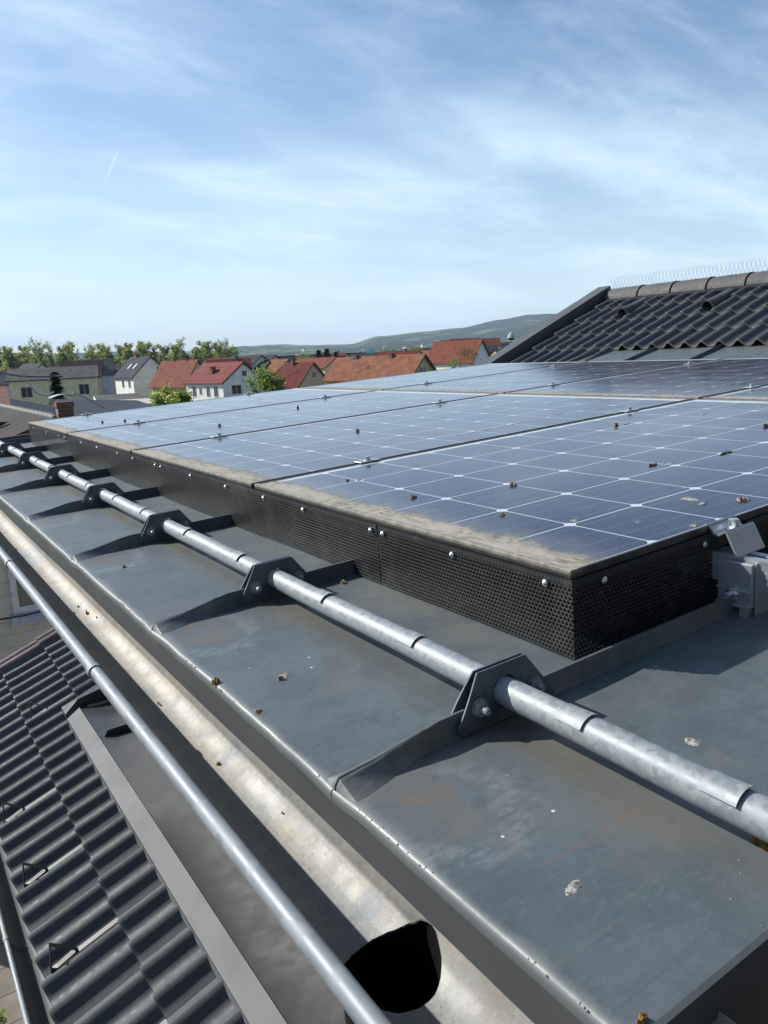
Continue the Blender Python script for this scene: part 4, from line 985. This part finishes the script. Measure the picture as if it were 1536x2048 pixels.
# tiny houses on the hill foot
for i in range(60):
    a = rnd.uniform(24, 50); d = rnd.uniform(1500, 3300); x, y = d*math.sin(R(a)), d*math.cos(R(a)); j = (d-2300)/3600
    z = hf((a+20)/100, max(0, j))[2] if d > 2300 else 0
    m = MB(); w_, L, h_ = rnd.uniform(10, 16), rnd.uniform(10, 22), rnd.uniform(5, 8)
    m.add([(0,0,-4), (w_,0,-4), (w_,L,-4), (0,L,-4), (0,0,h_), (w_,0,h_), (w_,L,h_), (0,L,h_), (w_/2,0,h_+4), (w_/2,L,h_+4)], [(0,1,5,8,4), (3,7,9,6,2), (3,0,4,7), (1,2,6,5)])
    m.cur = 1; m.add([(0,0,h_), (w_,0,h_), (w_,L,h_), (0,L,h_), (w_/2,0,h_+4), (w_/2,L,h_+4)], [(0,4,5,3), (4,1,2,5)]); m.cur = 0
    o = m.build('village_house', None, mats=[rnd.choice(['w_white', 'w_white', 'w_cream']), rnd.choice(['r_red', 'r_brown', 'r_dkred'])]); o.location = (x, y, z); o.rotation_euler = (0, 0, rnd.uniform(0, 3))
    tag(o, 'tiny pale house in the far village at the foot of the hills', 'house', 'tiny houses of the far village')
# halls, glass pyramid and towers in the middle distance
simple('teal', (.13,.27,.32), .3, .3); simple('hall_grey', (.14,.17,.20), .6); simple('hall_white', (.45,.47,.48), .7); simple('hall_blue', (.16,.24,.32), .5); simple('dark_roof', (.03,.035,.045), .6)
t = thing('pyramid_hall', 'teal pyramid roof with a long dark flat roof beside it', 'hall', (115, 186.5, 0), (0, 0, R(-35)))
m = MB(); m.add([(0,0,6.2), (6.5,0,6.2), (6.5,6.5,6.2), (0,6.5,6.2), (3.2,3.2,9.0)], [(0,1,4), (1,2,4), (2,3,4), (3,0,4)]); m.build('pyramid_roof', 'teal', t)
m = MB(); m.box((0,0,0), (6.5,6.5,6.2)); m.build('wall', 'hall_grey', t)
m = MB(); m.box((4,1,6.3), (14,7,7.7)); m.build('roof', 'dark_roof', t)
for (a, d, L, h_, mt_, lb, th) in ((28.2,262,22,6.6,'hall_grey','grey hall with a row of tall pale windows left of the long orange roof',-28),(30.5,270,16,7.4,'hall_white','pale hall with arched middle window band left of the long orange roof',-30),(33,255,20,4.6,'hall_white','low flat pale hall in front of the grey ones',-32),(40,380,60,8.2,'hall_blue','long blue-grey warehouse above the long orange roof',-40),(44,520,90,10,'hall_blue','large pale blue warehouse right of the others',-44),(26,330,36,7.6,'hall_grey','dark grey warehouse near the fields',-25)):
    x, y = d*math.sin(R(a)), d*math.cos(R(a)); t = thing('warehouse', lb, 'warehouse', (x, y, 0), (0, 0, R(th)))
    m = MB(); m.box((-L/2, 0, 0), (L/2, 14, h_)); m.build('wall', mt_, t); m = MB(); m.box((-L/2-.3, -.3, h_), (L/2+.3, 14.3, h_+.4)); m.build('roof', 'dark_roof', t)
    n = int(L/3)
    for k in range(n):
        m = MB(); x0 = -L/2 + (k+.25)*L/n; m.box((x0, -.06, h_*.35), (x0+L/n*.45, -.0, h_*.85)); m.build('window', 'pane_frame' if mt_ == 'hall_grey' else 'pane', t)
for (a, d, L, w_, ze, zr, lb) in ((41.6,330,12,9,8,11.5,'tall house with bright red roof and cream wall below the hill, left one'),(43,360,26,10,8,11.5,'long red roofed block below the hill with a row of dormers')):
    house_at((d*math.sin(R(a-1.2)), d*math.cos(R(a-1.2))), 60, L, w_, ze, zr, 'w_cream', 'r_red', lb)
m = MB()
oz = at_house((68.5,97.3), 13, (-.2, 13.0, 0))
ant = thing('antenna_mast', 'thin antenna mast standing on the long orange roof', 'antenna', (oz[0]+.8, oz[1], 4.6))
m.tube([(0,0,0), (0,0,3.0)], .05, 6); m.build('mast', 'galv', ant); m = MB(); m.box((-.6,-.03,2.6), (.6,.03,2.66)); m.box((-.4,-.03,2.2), (.4,.03,2.26)); m.build('crossbar', 'galv', ant)
oz = at_house((62.9,124.0), 8, (1.2, 5.0, 0))
ant = copy_tree(ant); ant.location = (oz[0], oz[1], 4.0); ant['label'] = 'thin antenna mast standing on the dark red gable roof'
for k, y in enumerate((3.4, 6.8)):
    c_ = at_house((48.2,172.5), 4, (1.9, y, 0)); sl = (9.0-4.9)/4.3; m = MB(); z0 = 4.9+sl*1.5+.2
    m.hexa([(-.4,-.45,0), (.6,-.45,sl), (.6,.45,sl), (-.4,.45,0), (-.4,-.45,.12), (.6,-.45,sl+.12), (.6,.45,sl+.12), (-.4,.45,.12)])
    o = m.build('skylight', 'pane_frame'); o.location = (c_[0], c_[1], z0); tag(o, 'tilted skylight on the slate-dark roof, ' + ('nearer the eave corner' if k == 0 else 'further back'), 'skylight')

nx = thing('house', 'added unseen tall dark house behind the viewpoint, shading the seam sides', 'house', (-3, -9, 0))  # added out of view to darken the metal faces turned towards it
m = MB(); m.box((-1, 0, 0), (12, 5.5, 10.5)); m.build('wall', speckled('shade_house_render', (.10,.095,.09), (.13,.125,.115), 1, .9), nx)
m = MB(); m.add([(-1.4,-.3,10.5), (12.4,-.3,10.5), (12.4,5.9,10.5), (-1.4,5.9,10.5), (-1.4,2.8,12.8), (12.4,2.8,12.8)], [(0,1,5,4), (3,4,5,2), (0,4,3), (1,2,5), (0,3,2,1)]); m.build('roof', 'r_dark', nx)
# ------------------------------------------------------------------ neighbour close by on the left
def sidingmat():
    m = M('fibre_cement_siding', (.30,.275,.235), .85); x = m.xyz(); row = m.math('DIVIDE', x[2], .205); ri = m.math('FLOOR', row)
    j1 = m.math('LESS_THAN', m.math('FRACT', row), .045)
    j2 = m.math('LESS_THAN', m.math('FRACT', m.math('ADD', m.math('DIVIDE', x[0], .42), m.math('MULTIPLY', m.math('MODULO', ri, 3), .37))), .012)
    c = m.mix(m.rng(m.noise(2, 4), .35, .65), (.46,.42,.35), (.54,.495,.42)); c = m.mix(m.math('MULTIPLY', m.math('MAXIMUM', j1, j2), .6), c, (.13,.12,.10)); m.base(c); return m.m
MAT['siding'] = sidingmat()
nb = thing('house', 'neighbour house with beige siding gable and blackish-brown tile roof at the left', 'house', (1.58, 12.05, -.28))
m = MB(); m.box((-3.6, 0, 0), (6.2, .25, 5.6)); m.add([(-3.6,0,5.6), (6.2,0,5.6), (.1,0,6.98), (-3.6,.25,5.6), (6.2,.25,5.6), (.1,.25,6.98)], [(0,1,2), (5,4,3), (1,0,3,4), (2,1,4,5), (0,2,5,3)]); m.build('wall', 'siding', nb)
m = MB()
for sg, xe in ((-1, -3.95), (1, 6.6)):
    ze_ = 7.06 - abs(xe-.0)*.36
    a = [(xe,-.3,ze_), (0,-.3,7.06), (0,9,7.06), (xe,9,ze_)]
    if sg > 0: a = [a[1], a[0], a[3], a[2]]
    m.hexa(a+[(x, y, z+.1) for x, y, z in a])
nr = m.build('roof', speckled('weathered_brown_roof', (.045,.038,.033), (.065,.056,.048), 2.5, .85, spec=.1), nb)
for k in range(20):
    m = MB(); y = -.2 + k*.34; m.tube([(0, y, 7.13), (0, y+.32, 7.15)], [.045, .068], 12); m.build('ridge_cap', 'ridge', nr, smooth=40)
for k, (x, y) in enumerate(((-.55,1.4), (-.85,2.0), (-1.15,1.1))):
    m = MB(); z = 7.16+x*.36; m.add([(x-.12,y-.1,z-.03), (x+.12,y-.1,z+.09), (x+.12,y+.1,z+.09), (x-.12,y+.1,z-.03), (x-.1,y,z+.10)], [(0,1,4), (1,2,4), (2,3,4), (3,0,4)]); m.build('vent_tile', 'black', nr)
w = MB(); wy = -.03
def wbox(m, x0, x1, z0, z1, y0=-.05, y1=.0): m.box((x0, y0, z0), (x1, y1, z1))
m = MB(); X0, X1, Zb, Zt = -.915, .435, 4.216, 5.54
wbox(m, X0, X0+.09, Zb, Zt); wbox(m, X1-.09, X1, Zb, Zt); wbox(m, X0+.09, X1-.09, Zt-.09, Zt); wbox(m, X0+.09, X1-.09, Zb, Zb+.10); wbox(m, -.12, -.04, Zb+.10, Zt-.09)
wf = m.build('window', 'pane_frame', nb); m = MB(); wbox(m, X0+.09, X1-.09, Zb+.1, Zt-.09, -.02, .01); m.build('pane', simple('reflection_pane', (.13,.12,.10), .25), wf)  # reflection on this pane put into a lighter brown-grey base colour
m = MB(); wbox(m, X0-.05, X1+.05, Zb-.17, Zb-.005, -.12, 0); m.tube([(X0+.12,-.15,Zb-.08), (X0+.62,-.15,Zb-.08)], .02, 8); m.tube([(X0+.1,-.17,Zb-.08), (X0+.1,-.12,Zb-.08)], .05, 12); m.tube([(X0+.64,-.17,Zb-.08), (X0+.64,-.12,Zb-.08)], .05, 12); m.build('sill', 'w_grey', wf)
def S3(p): c = co.matrix_world.translation; return tuple(c[i] + 1.436*(p[i]-c[i]) for i in range(3))
# chimney with arched cover
nc = thing('chimney', 'red brick chimney with arched light metal cover behind the module corner', 'chimney', S3((1.29, 10.0, 6.6)))
m = MB(); m.box((0,0,0), (.22,.25,.58)); m.box((-.015,-.015,.52), (.235,.265,.585)); 
def brick():
    m_ = M('chimney_bricks', (.25,.10,.07), .9); b_ = m_.N('ShaderNodeTexBrick'); mp = m_.N('ShaderNodeMapping'); mp.inputs['Rotation'].default_value = (PI/2, 0, 0); m_.L(m_.co(), mp.inputs[0]); m_.L(mp.outputs[0], b_.inputs['Vector'])
    b_.inputs['Scale'].default_value = 4.5; b_.inputs['Color1'].default_value = (.28,.105,.07,1); b_.inputs['Color2'].default_value = (.20,.075,.055,1); b_.inputs['Mortar'].default_value = (.22,.18,.15,1); b_.inputs['Mortar Size'].default_value = .02; m_.base(b_.outputs[0]); return m_.m
MAT['brick'] = brick(); m.build('brick_stack', 'brick', nc); nc.scale = (1.25, 1.25, 1.38)
m = MB(); m.box((-.05,-.05,-.1), (.27,.30,.36)); m.build('lead_flashing', 'sheet', nc)
m = MB(); m.tube([(-.03,.0,-.1), (-.05,.0,.66)], .010, 8); m.build('post', 'galv', nc)
m = MB(); m.grid(lambda i, j: (-.07+.34*i, -.02+.28*j, .655+.035*math.sin(PI*i)), 10, 1); m.grid(lambda i, j: (-.07+.34*i, -.02+.28*j, .647+.035*math.sin(PI*i)), 10, 1, True); m.build('cover', 'hall_white', nc, smooth=60)
sb = MB(); sb.tube([(.0,0,0), (-.01,.05,.10)], .007, 6); sb.tube([(-.03,0,.0), (.12,0,.012)], .008, 6); o = sb.build('roof_bracket', 'hall_white'); o.location = S3((1.75, 9.9, 6.93)); o.scale = (1.436,)*3; tag(o, 'small white metal roof bracket right of the brick chimney', 'bracket')
def cable(pts, r_, name, mat, lb, cat='cable'):
    P = [Vector(p) for p in pts]; out_ = []
    for i in range(len(P)-1):
        p0, p1, p2, p3 = P[max(i-1, 0)], P[i], P[i+1], P[min(i+2, len(P)-1)]
        for k in range(8):
            t = k/8; out_.append(.5*((2*p1)+(-p0+p2)*t+(2*p0-5*p1+4*p2-p3)*t*t+(-p0+3*p1-3*p2+p3)*t**3))
    out_.append(P[-1]); m = MB(); m.tube(out_, r_, 8); o = m.build(name, mat, None, tuple(P[0]), 60); o.location = P[0]; tag(o, lb, cat)
cable([S3(p) for p in ((.93,10,7.56), (.99,10,7.42), (1.07,10,7.30), (1.17,10,7.265), (1.27,10,7.30))], .014, 'cable', 'hall_white', 'pale sagging cable left of the chimney cover')
cable([S3(p) for p in ((1.50,10,7.28), (1.65,10,7.20), (1.84,10,7.08), (2.02,10,6.985))], .017, 'cable', 'hall_white', 'pale straight cable running down right of the chimney cover')
cable([(1.0,20,7.95), (1.5,20,7.72), (2.4,20,7.45), (3.4,20,7.38)], .02, 'cable', 'hall_grey', 'long thin grey cable above the corrugated roof')
cable([(-.5,7,5.42), (.3,7,5.36), (1.2,7,5.52)], .010, 'cable', 'black', 'thin black wire crossing in front of the siding window')
# dark roofs just behind the neighbour
def slab_house(lb, P, mat, wall, ch=None):
    t = thing('outbuilding', lb, 'building', (P[0][0], P[0][1], 0))
    o = Vector((P[0][0], P[0][1], 0)); m = MB(); q = [Vector(p)-o for p in P]; m.hexa([tuple(a) for a in q]+[(a.x, a.y, a.z+.12) for a in q]); m.build('roof', mat, t)
    m = MB(); q2 = [(a.x*.96, a.y*.99+.1, 0) for a in q]; m.hexa(q2+[(a.x*.96, a.y*.99+.1, a.z) for a in q]); m.build('wall', wall, t)
slab_house('dark felt roof behind the sagging cable at the left', [(1.9,21.5,6.3), (4.6,21.5,5.95), (5.0,26,6.05), (2.3,26,6.8)], 'dark_roof', 'w_beige')
slab_house('dark flat roof behind the brick chimney', [(4.4,24,6.0), (7.4,24,5.9), (8.0,30,6.1), (5.0,30,6.35)], 'dark_roof', 'w_yellow')
slab_house('brown brick parapet at the left border', [(.3,19,6.7), (2.0,19,6.7), (2.1,20,7.1), (.3,20,7.15)], 'brick', 'brick')
slab_house('low terrace building with pale parapet left of the bushy tree', [(16.6,63,4.3), (19.5,62,4.3), (21,70,4.4), (18,71,4.4)], 'w_beige', 'w_beige')
slab_house('grey garage with white front below the white house', [(21,90,3.2), (26,89,3.2), (27,96,4.0), (22,97,4.0)], 'r_grey', 'w_white')
def vehicle():
    t = thing('parked_van', 'white van parked left of the cream house', 'van', (20.3, 128, 4.0)); return t

# ------------------------------------------------------------------ trees
def leafmat(n, a, b):
    m = M(n, a, .6, 0, .3); m.base(m.mix(m.rng(m.noise(.9, 3), .35, .65), a, b)); tl = m.N('ShaderNodeBsdfTranslucent'); tl.inputs[0].default_value = (b[0]*1.8, b[1]*1.9, b[2]*1.3, 1); mx = m.N('ShaderNodeMixShader'); mx.inputs[0].default_value = .5
    m.L(m.b.outputs[0], mx.inputs[1]); m.L(tl.outputs[0], mx.inputs[2]); m.L(mx.outputs[0], m.t.nodes['Material Output'].inputs['Surface']); MAT[n] = m.m
leafmat('leaf_spring', (.13,.165,.065), (.19,.21,.10)); leafmat('leaf_green', (.08,.13,.03), (.13,.175,.05)); leafmat('leaf_dark', (.022,.048,.022), (.04,.07,.03)); leafmat('leaf_bud', (.22,.22,.10), (.16,.19,.08)); leafmat('leaf_brown', (.15,.085,.035), (.10,.07,.03))
simple('bark', (.19,.17,.14), .95)
def tree_mb(seed, h, cr, leaf, dens, shape='round', trunk=.25, ls=.35):
    rnd = random.Random(seed); tb = MB(); lb = MB(); tips = []
    def limb(p, d, l, r_, dep):
        pts = [p]; q = Vector(p); dd = Vector(d)
        for k in range(3):
            dd = (dd + Vector((rnd.uniform(-.18,.18), rnd.uniform(-.18,.18), rnd.uniform(-.05,.12)))).normalized(); q = q + dd*l/3; pts.append(tuple(q))
        tb.tube(pts, [r_, r_*.85, r_*.7, r_*.5], 4 if dep else 7, False)
        if dep < (2 if shape == 'tall' else 3):
            for k in range(rnd.randint(3, 4)):
                az = rnd.uniform(0, 2*PI); sp = rnd.uniform(.35, .8) if shape != 'tall' else rnd.uniform(.2, .5)
                nd = (dd*math.cos(sp) + Vector((math.cos(az), math.sin(az), .25))*math.sin(sp)).normalized(); limb(pts[rnd.randint(1, 3)], nd, l*rnd.uniform(.55, .75), r_*.5, dep+1)
        tips.append(Vector(pts[-1])); tips.append(Vector(pts[2]))
    if shape == 'fir':
        tb.tube([(0,0,0), (0,0,h*.95)], [h*.018, .03], 6, False)
        n = int(dens)
        for k in range(n):
            t = rnd.random()**1.25; z = h*(.12+.88*t); lay = (z*2.2/h*6) % 1; rr = cr*(1-t)*(.55+.45*lay)+.05; a = rnd.uniform(0, 2*PI); q = rnd.random()**.4*rr
            c = Vector((q*math.cos(a), q*math.sin(a), z - q*.25)); s = ls*rnd.uniform(.6, 1.2); d = Vector((math.cos(a), math.sin(a), -.25)); e = Vector((-math.sin(a), math.cos(a), rnd.uniform(-.3,.3)))
            lb.add([c-e*s*.5, c+d*s, c+e*s*.5], [(0,1,2)])
        return tb, lb
    limb((0,0,0), (0,0,1), h*trunk, h*.018, 0)
    k0 = len(tips)
    if shape == 'tall':
        for k in range(5): limb((0,0,h*(trunk+.1*k)), (rnd.uniform(-.3,.3), rnd.uniform(-.3,.3), 1), h*.3, h*.010, 1)
        tb.tube([(0,0,h*trunk*.9), (0,0,h*.9)], [h*.018, h*.004], 6, False)
    cz = h*(.62 if shape != 'bush' else .52); rz = h*(.40 if shape != 'bush' else .5)
    if shape == 'bush': cz = h - cr*1.02; rz = cr
    cl = []
    for k in range(26):
        a, b_, q = rnd.uniform(0, 2*PI), rnd.uniform(-1, 1), rnd.uniform(.35, 1)**.6; sr = math.sqrt(1-b_*b_)
        cl.append((Vector((cr*q*sr*math.cos(a), cr*q*sr*math.sin(a), cz+rz*q*b_*.9)), rnd.uniform(.22, .42)*cr))
    cl += [(t_, .2*cr) for t_ in tips if t_.z > h*.3][:110]
    for k in range(int(dens)):
        c, r_ = rnd.choice(cl); p = c + Vector((rnd.gauss(0,.5), rnd.gauss(0,.5), rnd.gauss(0,.5)))*r_
        s = ls*rnd.uniform(.5, 1.2); n_ = Vector((rnd.uniform(-1,1), rnd.uniform(-1,1), rnd.uniform(-.2,1))).normalized(); e = n_.orthogonal().normalized()*s; f = n_.cross(e)
        lb.add([p-e*.5, p+f*.35, p+e*.5, p-f*.35], [(0,1,2,3)])
    return tb, lb
def make_tree(name, lab, cat, loc, sz, group=None, **k):
    t = thing(name, lab, cat, loc, (0,0,0), group); tb, lb = tree_mb(**k); tb.build('trunk', 'bark', t); lb.build('crown', k['leaf'], t); t.scale = (sz, sz, sz); return t
protos = [
 make_tree('tree', '', 'tree', (0,0,0), 1, seed=1, h=17, cr=4.6, leaf='leaf_bud', dens=3000, shape='tall', trunk=.35, ls=.72),
 make_tree('tree', '', 'tree', (0,0,0), 1, seed=2, h=16, cr=4.4, leaf='leaf_spring', dens=3800, shape='tall', trunk=.3, ls=.8),
 make_tree('tree', '', 'tree', (0,0,0), 1, seed=3, h=15, cr=4.2, leaf='leaf_green', dens=7000, shape='round', trunk=.3, ls=.75),
 make_tree('tree', '', 'tree', (0,0,0), 1, seed=4, h=17, cr=4.0, leaf='leaf_bud', dens=1700, shape='tall', trunk=.4, ls=.62),
 make_tree('fir_tree', '', 'tree', (0,0,0), 1, seed=5, h=14, cr=2.6, leaf='leaf_dark', dens=1500, shape='fir', ls=1.1)]
kinds = ['sparse budding tree', 'pale spring-green tree', 'fuller mid-green tree', 'nearly bare tall tree', 'dark fir']
PW_ = ['at the far left border', 'above the blue-grey house', 'above the cream house, left part', 'above the cream house, right part', 'left of the slate-dark roof', 'above the slate-dark roof', 'above the yellow gable', 'above the smooth red roof', 'at the right end of the tree belt']
rnd = random.Random(5); first = set()
for i in range(110):
    row = i % 3; a = 5.5 + 17.0*(i/110) + rnd.uniform(-.25, .25)
    d = 296 + row*14 + rnd.uniform(-5, 5)
    k = rnd.choice((0, 1, 3, 3, 1, 0, 3) if row < 2 else (2, 2, 1))
    if i in (13, 34, 36, 60): k = 4
    sz = rnd.uniform(.78, 1.0)*(1.0 if k != 2 else .85)
    if row == 0 and k != 4 and rnd.random() < .55: k = 2; sz = rnd.uniform(.45, .65)
    x, y = d*math.sin(R(a)), d*math.cos(R(a)); gr = 'trees of the belt behind the houses'
    lab = '%s%s in the tree belt %s' % ('low ' if sz < .7 else ('' if sz < .9 else 'tall '), kinds[k].replace('nearly bare tall', 'nearly bare'), PW_[min(8, int((a-5.5)/17.0*9))])
    if k not in first: o = protos[k]; first.add(k)
    else: o = copy_tree(protos[k])
    o.location = (x, y, -.2); o.scale = (sz*.92, sz*.92, sz*(.84 - .004*(a-5.5))); o.rotation_euler = (0, 0, rnd.uniform(0, 6)); tag(o, lab, 'tree', gr + ' ' + PW_[min(8, int((a-5.5)/17.0*9))] + ', ' + kinds[k])
for k in range(5):
    if k not in first: protos[k].location = (60, 330, 0); tag(protos[k], kinds[k] + ' standing behind the tree belt', 'tree')
def one(k, lab, loc, sz, sxy=None, grp=None):
    o = copy_tree(protos[k]); o.location = loc; o.scale = (sxy or sz, sxy or sz, sz); tag(o, lab, 'tree'); o['group'] = grp or ''
    if not grp: del o['group']
    return o
one(2, 'single round pale tree standing right of the tree belt', (121.5,295,-1), .95, .95)
one(4, 'left dark fir of the pair above the grey halls', (119.5,218.5,0), .66, .9); one(4, 'right dark fir of the pair above the grey halls', (121.8,217.3,0), .68, .9); one(4, 'small dark fir right of the fir pair', (124.2,216,0), .6, .7)
one(2, 'round olive tree left of the fir pair', (116,222,0), .56, .75)
one(2, 'round green tree behind the warehouses', (150,225,0), .6, .8); one(2, 'broad green tree above the long orange roof', (168,235,0), .62, .9)
make_tree('tree', 'bushy yellow-green tree in front of the yellow gabled house', 'tree', (18.1,56.5,0), 1, seed=11, h=6.1, cr=1.5, leaf='leaf_green', dens=9000, shape='bush', ls=.24)
make_tree('tree', 'leafy tree in front of the grey weatherboard gable', 'tree', (22.4,49.2,0), 1, seed=12, h=6.95, cr=1.3, leaf='leaf_green', dens=6500, shape='bush', ls=.22)
make_tree('fir_tree', 'slim dark fir in front of the cream house', 'tree', (7.7,43.5,0), 1, seed=13, h=7.4, cr=1.35, leaf='leaf_dark', dens=2600, shape='fir', ls=.26)
make_tree('tree', 'brown budding tree right of the tall red roof', 'tree', (94.2,115.4,0), 1, seed=14, h=8.3, cr=2.6, leaf='leaf_brown', dens=2400, shape='bush', ls=.3)
make_tree('tree', 'small green tree between the orange roof gable and the red roof', 'tree', (76.5,96.0,0), 1, seed=15, h=6.3, cr=1.6, leaf='leaf_green', dens=1500, shape='bush', ls=.25)
make_tree('bush', 'light green garden bush at the bottom left border', 'bush', (-.75,7.6,0), 1, seed=16, h=2.8, cr=.55, leaf='leaf_spring', dens=3800, shape='bush', trunk=.2, ls=.07)
# wooded strip and scattered far hedges: nobody could count them
m = MB(); rnd = random.Random(9)
for k in range(9000):
    a = rnd.uniform(4, 50); d = rnd.uniform(330, 360) if a < 23 else rnd.uniform(420, 1300)
    h_ = (7.5 if a < 23 else 6.5 + 3.0*noise.noise((a*.9, d*.01, 0)))
    if a >= 23 and noise.noise((a*1.3, d*.02, 5)) < -.05: continue
    z = rnd.random()*h_; s = rnd.uniform(.7, 1.5)*(1 if d < 400 else 1.7); p = Vector((d*math.sin(R(a)), d*math.cos(R(a)), z)); e = Vector((rnd.uniform(-1,1), rnd.uniform(-1,1), rnd.uniform(-1,1))).normalized()*s; f = e.orthogonal().normalized()*s*.8
    m.add([p-e, p+f, p+e, p-f], [(0,1,2,3)])
tag(m.build('undergrowth', 'leaf_green'), 'dense green undergrowth behind the tree belt and far hedges', 'undergrowth', kind='stuff')
# weather vane and contrail
wv = thing('roof_ornament', 'small dark and white chimney cowl beside the dark verge, against the hill', 'cowl', (39.8, 43.5, 7.0))
m = MB(); m.tube([(0,0,0), (0,0,1.2)], .05, 8); m.build('pole', 'galv', wv); m = MB(); m.tube([(0,0,1.2), (0,0,1.45), (0,0,1.62)], [.30,.22,.05], 10); m.build('cowl', 'hall_white', wv); m = MB(); m.tube([(-.25,0,1.12), (.25,0,1.12)], .07, 8); m.build('vane', 'black', wv)

cm_ = M('contrail_ice', (.9,.92,.95), 1.0); a_ = cm_.N('ShaderNodeBsdfTranslucent'); b_2 = cm_.N('ShaderNodeBsdfTransparent'); x_ = cm_.N('ShaderNodeMixShader'); x_.inputs[0].default_value = .05
cm_.L(b_2.outputs[0], x_.inputs[1]); cm_.L(a_.outputs[0], x_.inputs[2]); a_.inputs[0].default_value = (1,1,1,1); cm_.L(x_.outputs[0], cm_.t.nodes['Material Output'].inputs['Surface']); MAT['contrail'] = cm_.m
P0, P1 = Vector((5476, 18675, 4615)), Vector((5157, 18913, 3967)); m = MB(); m.tube([tuple((P1-P0)*k/6) for k in range(7)], [30, 30, 26, 22, 16, 10, 4], 8); o = m.build('contrail', 'contrail', smooth=180); o.location = P0
tag(o, 'short faint white contrail high in the sky at the left', 'contrail')

# ------------------------------------------------------------------ air
hm = bpy.data.materials.new('haze'); hm.use_nodes = True; hm.node_tree.nodes.clear(); ho = hm.node_tree.nodes.new('ShaderNodeOutputMaterial'); pv_ = hm.node_tree.nodes.new('ShaderNodeVolumePrincipled')
pv_.inputs['Color'].default_value = (.66,.82,1,1); pv_.inputs['Density'].default_value = .00009; pv_.inputs['Anisotropy'].default_value = 0; hm.node_tree.links.new(pv_.outputs[0], ho.inputs['Volume']); MAT['haze'] = hm
m = MB(); m.box((-9200,-9200,-1), (9200,9200,260)); tag(m.build('haze', 'haze'), 'thin bluish haze over the town', 'haze', kind='stuff')
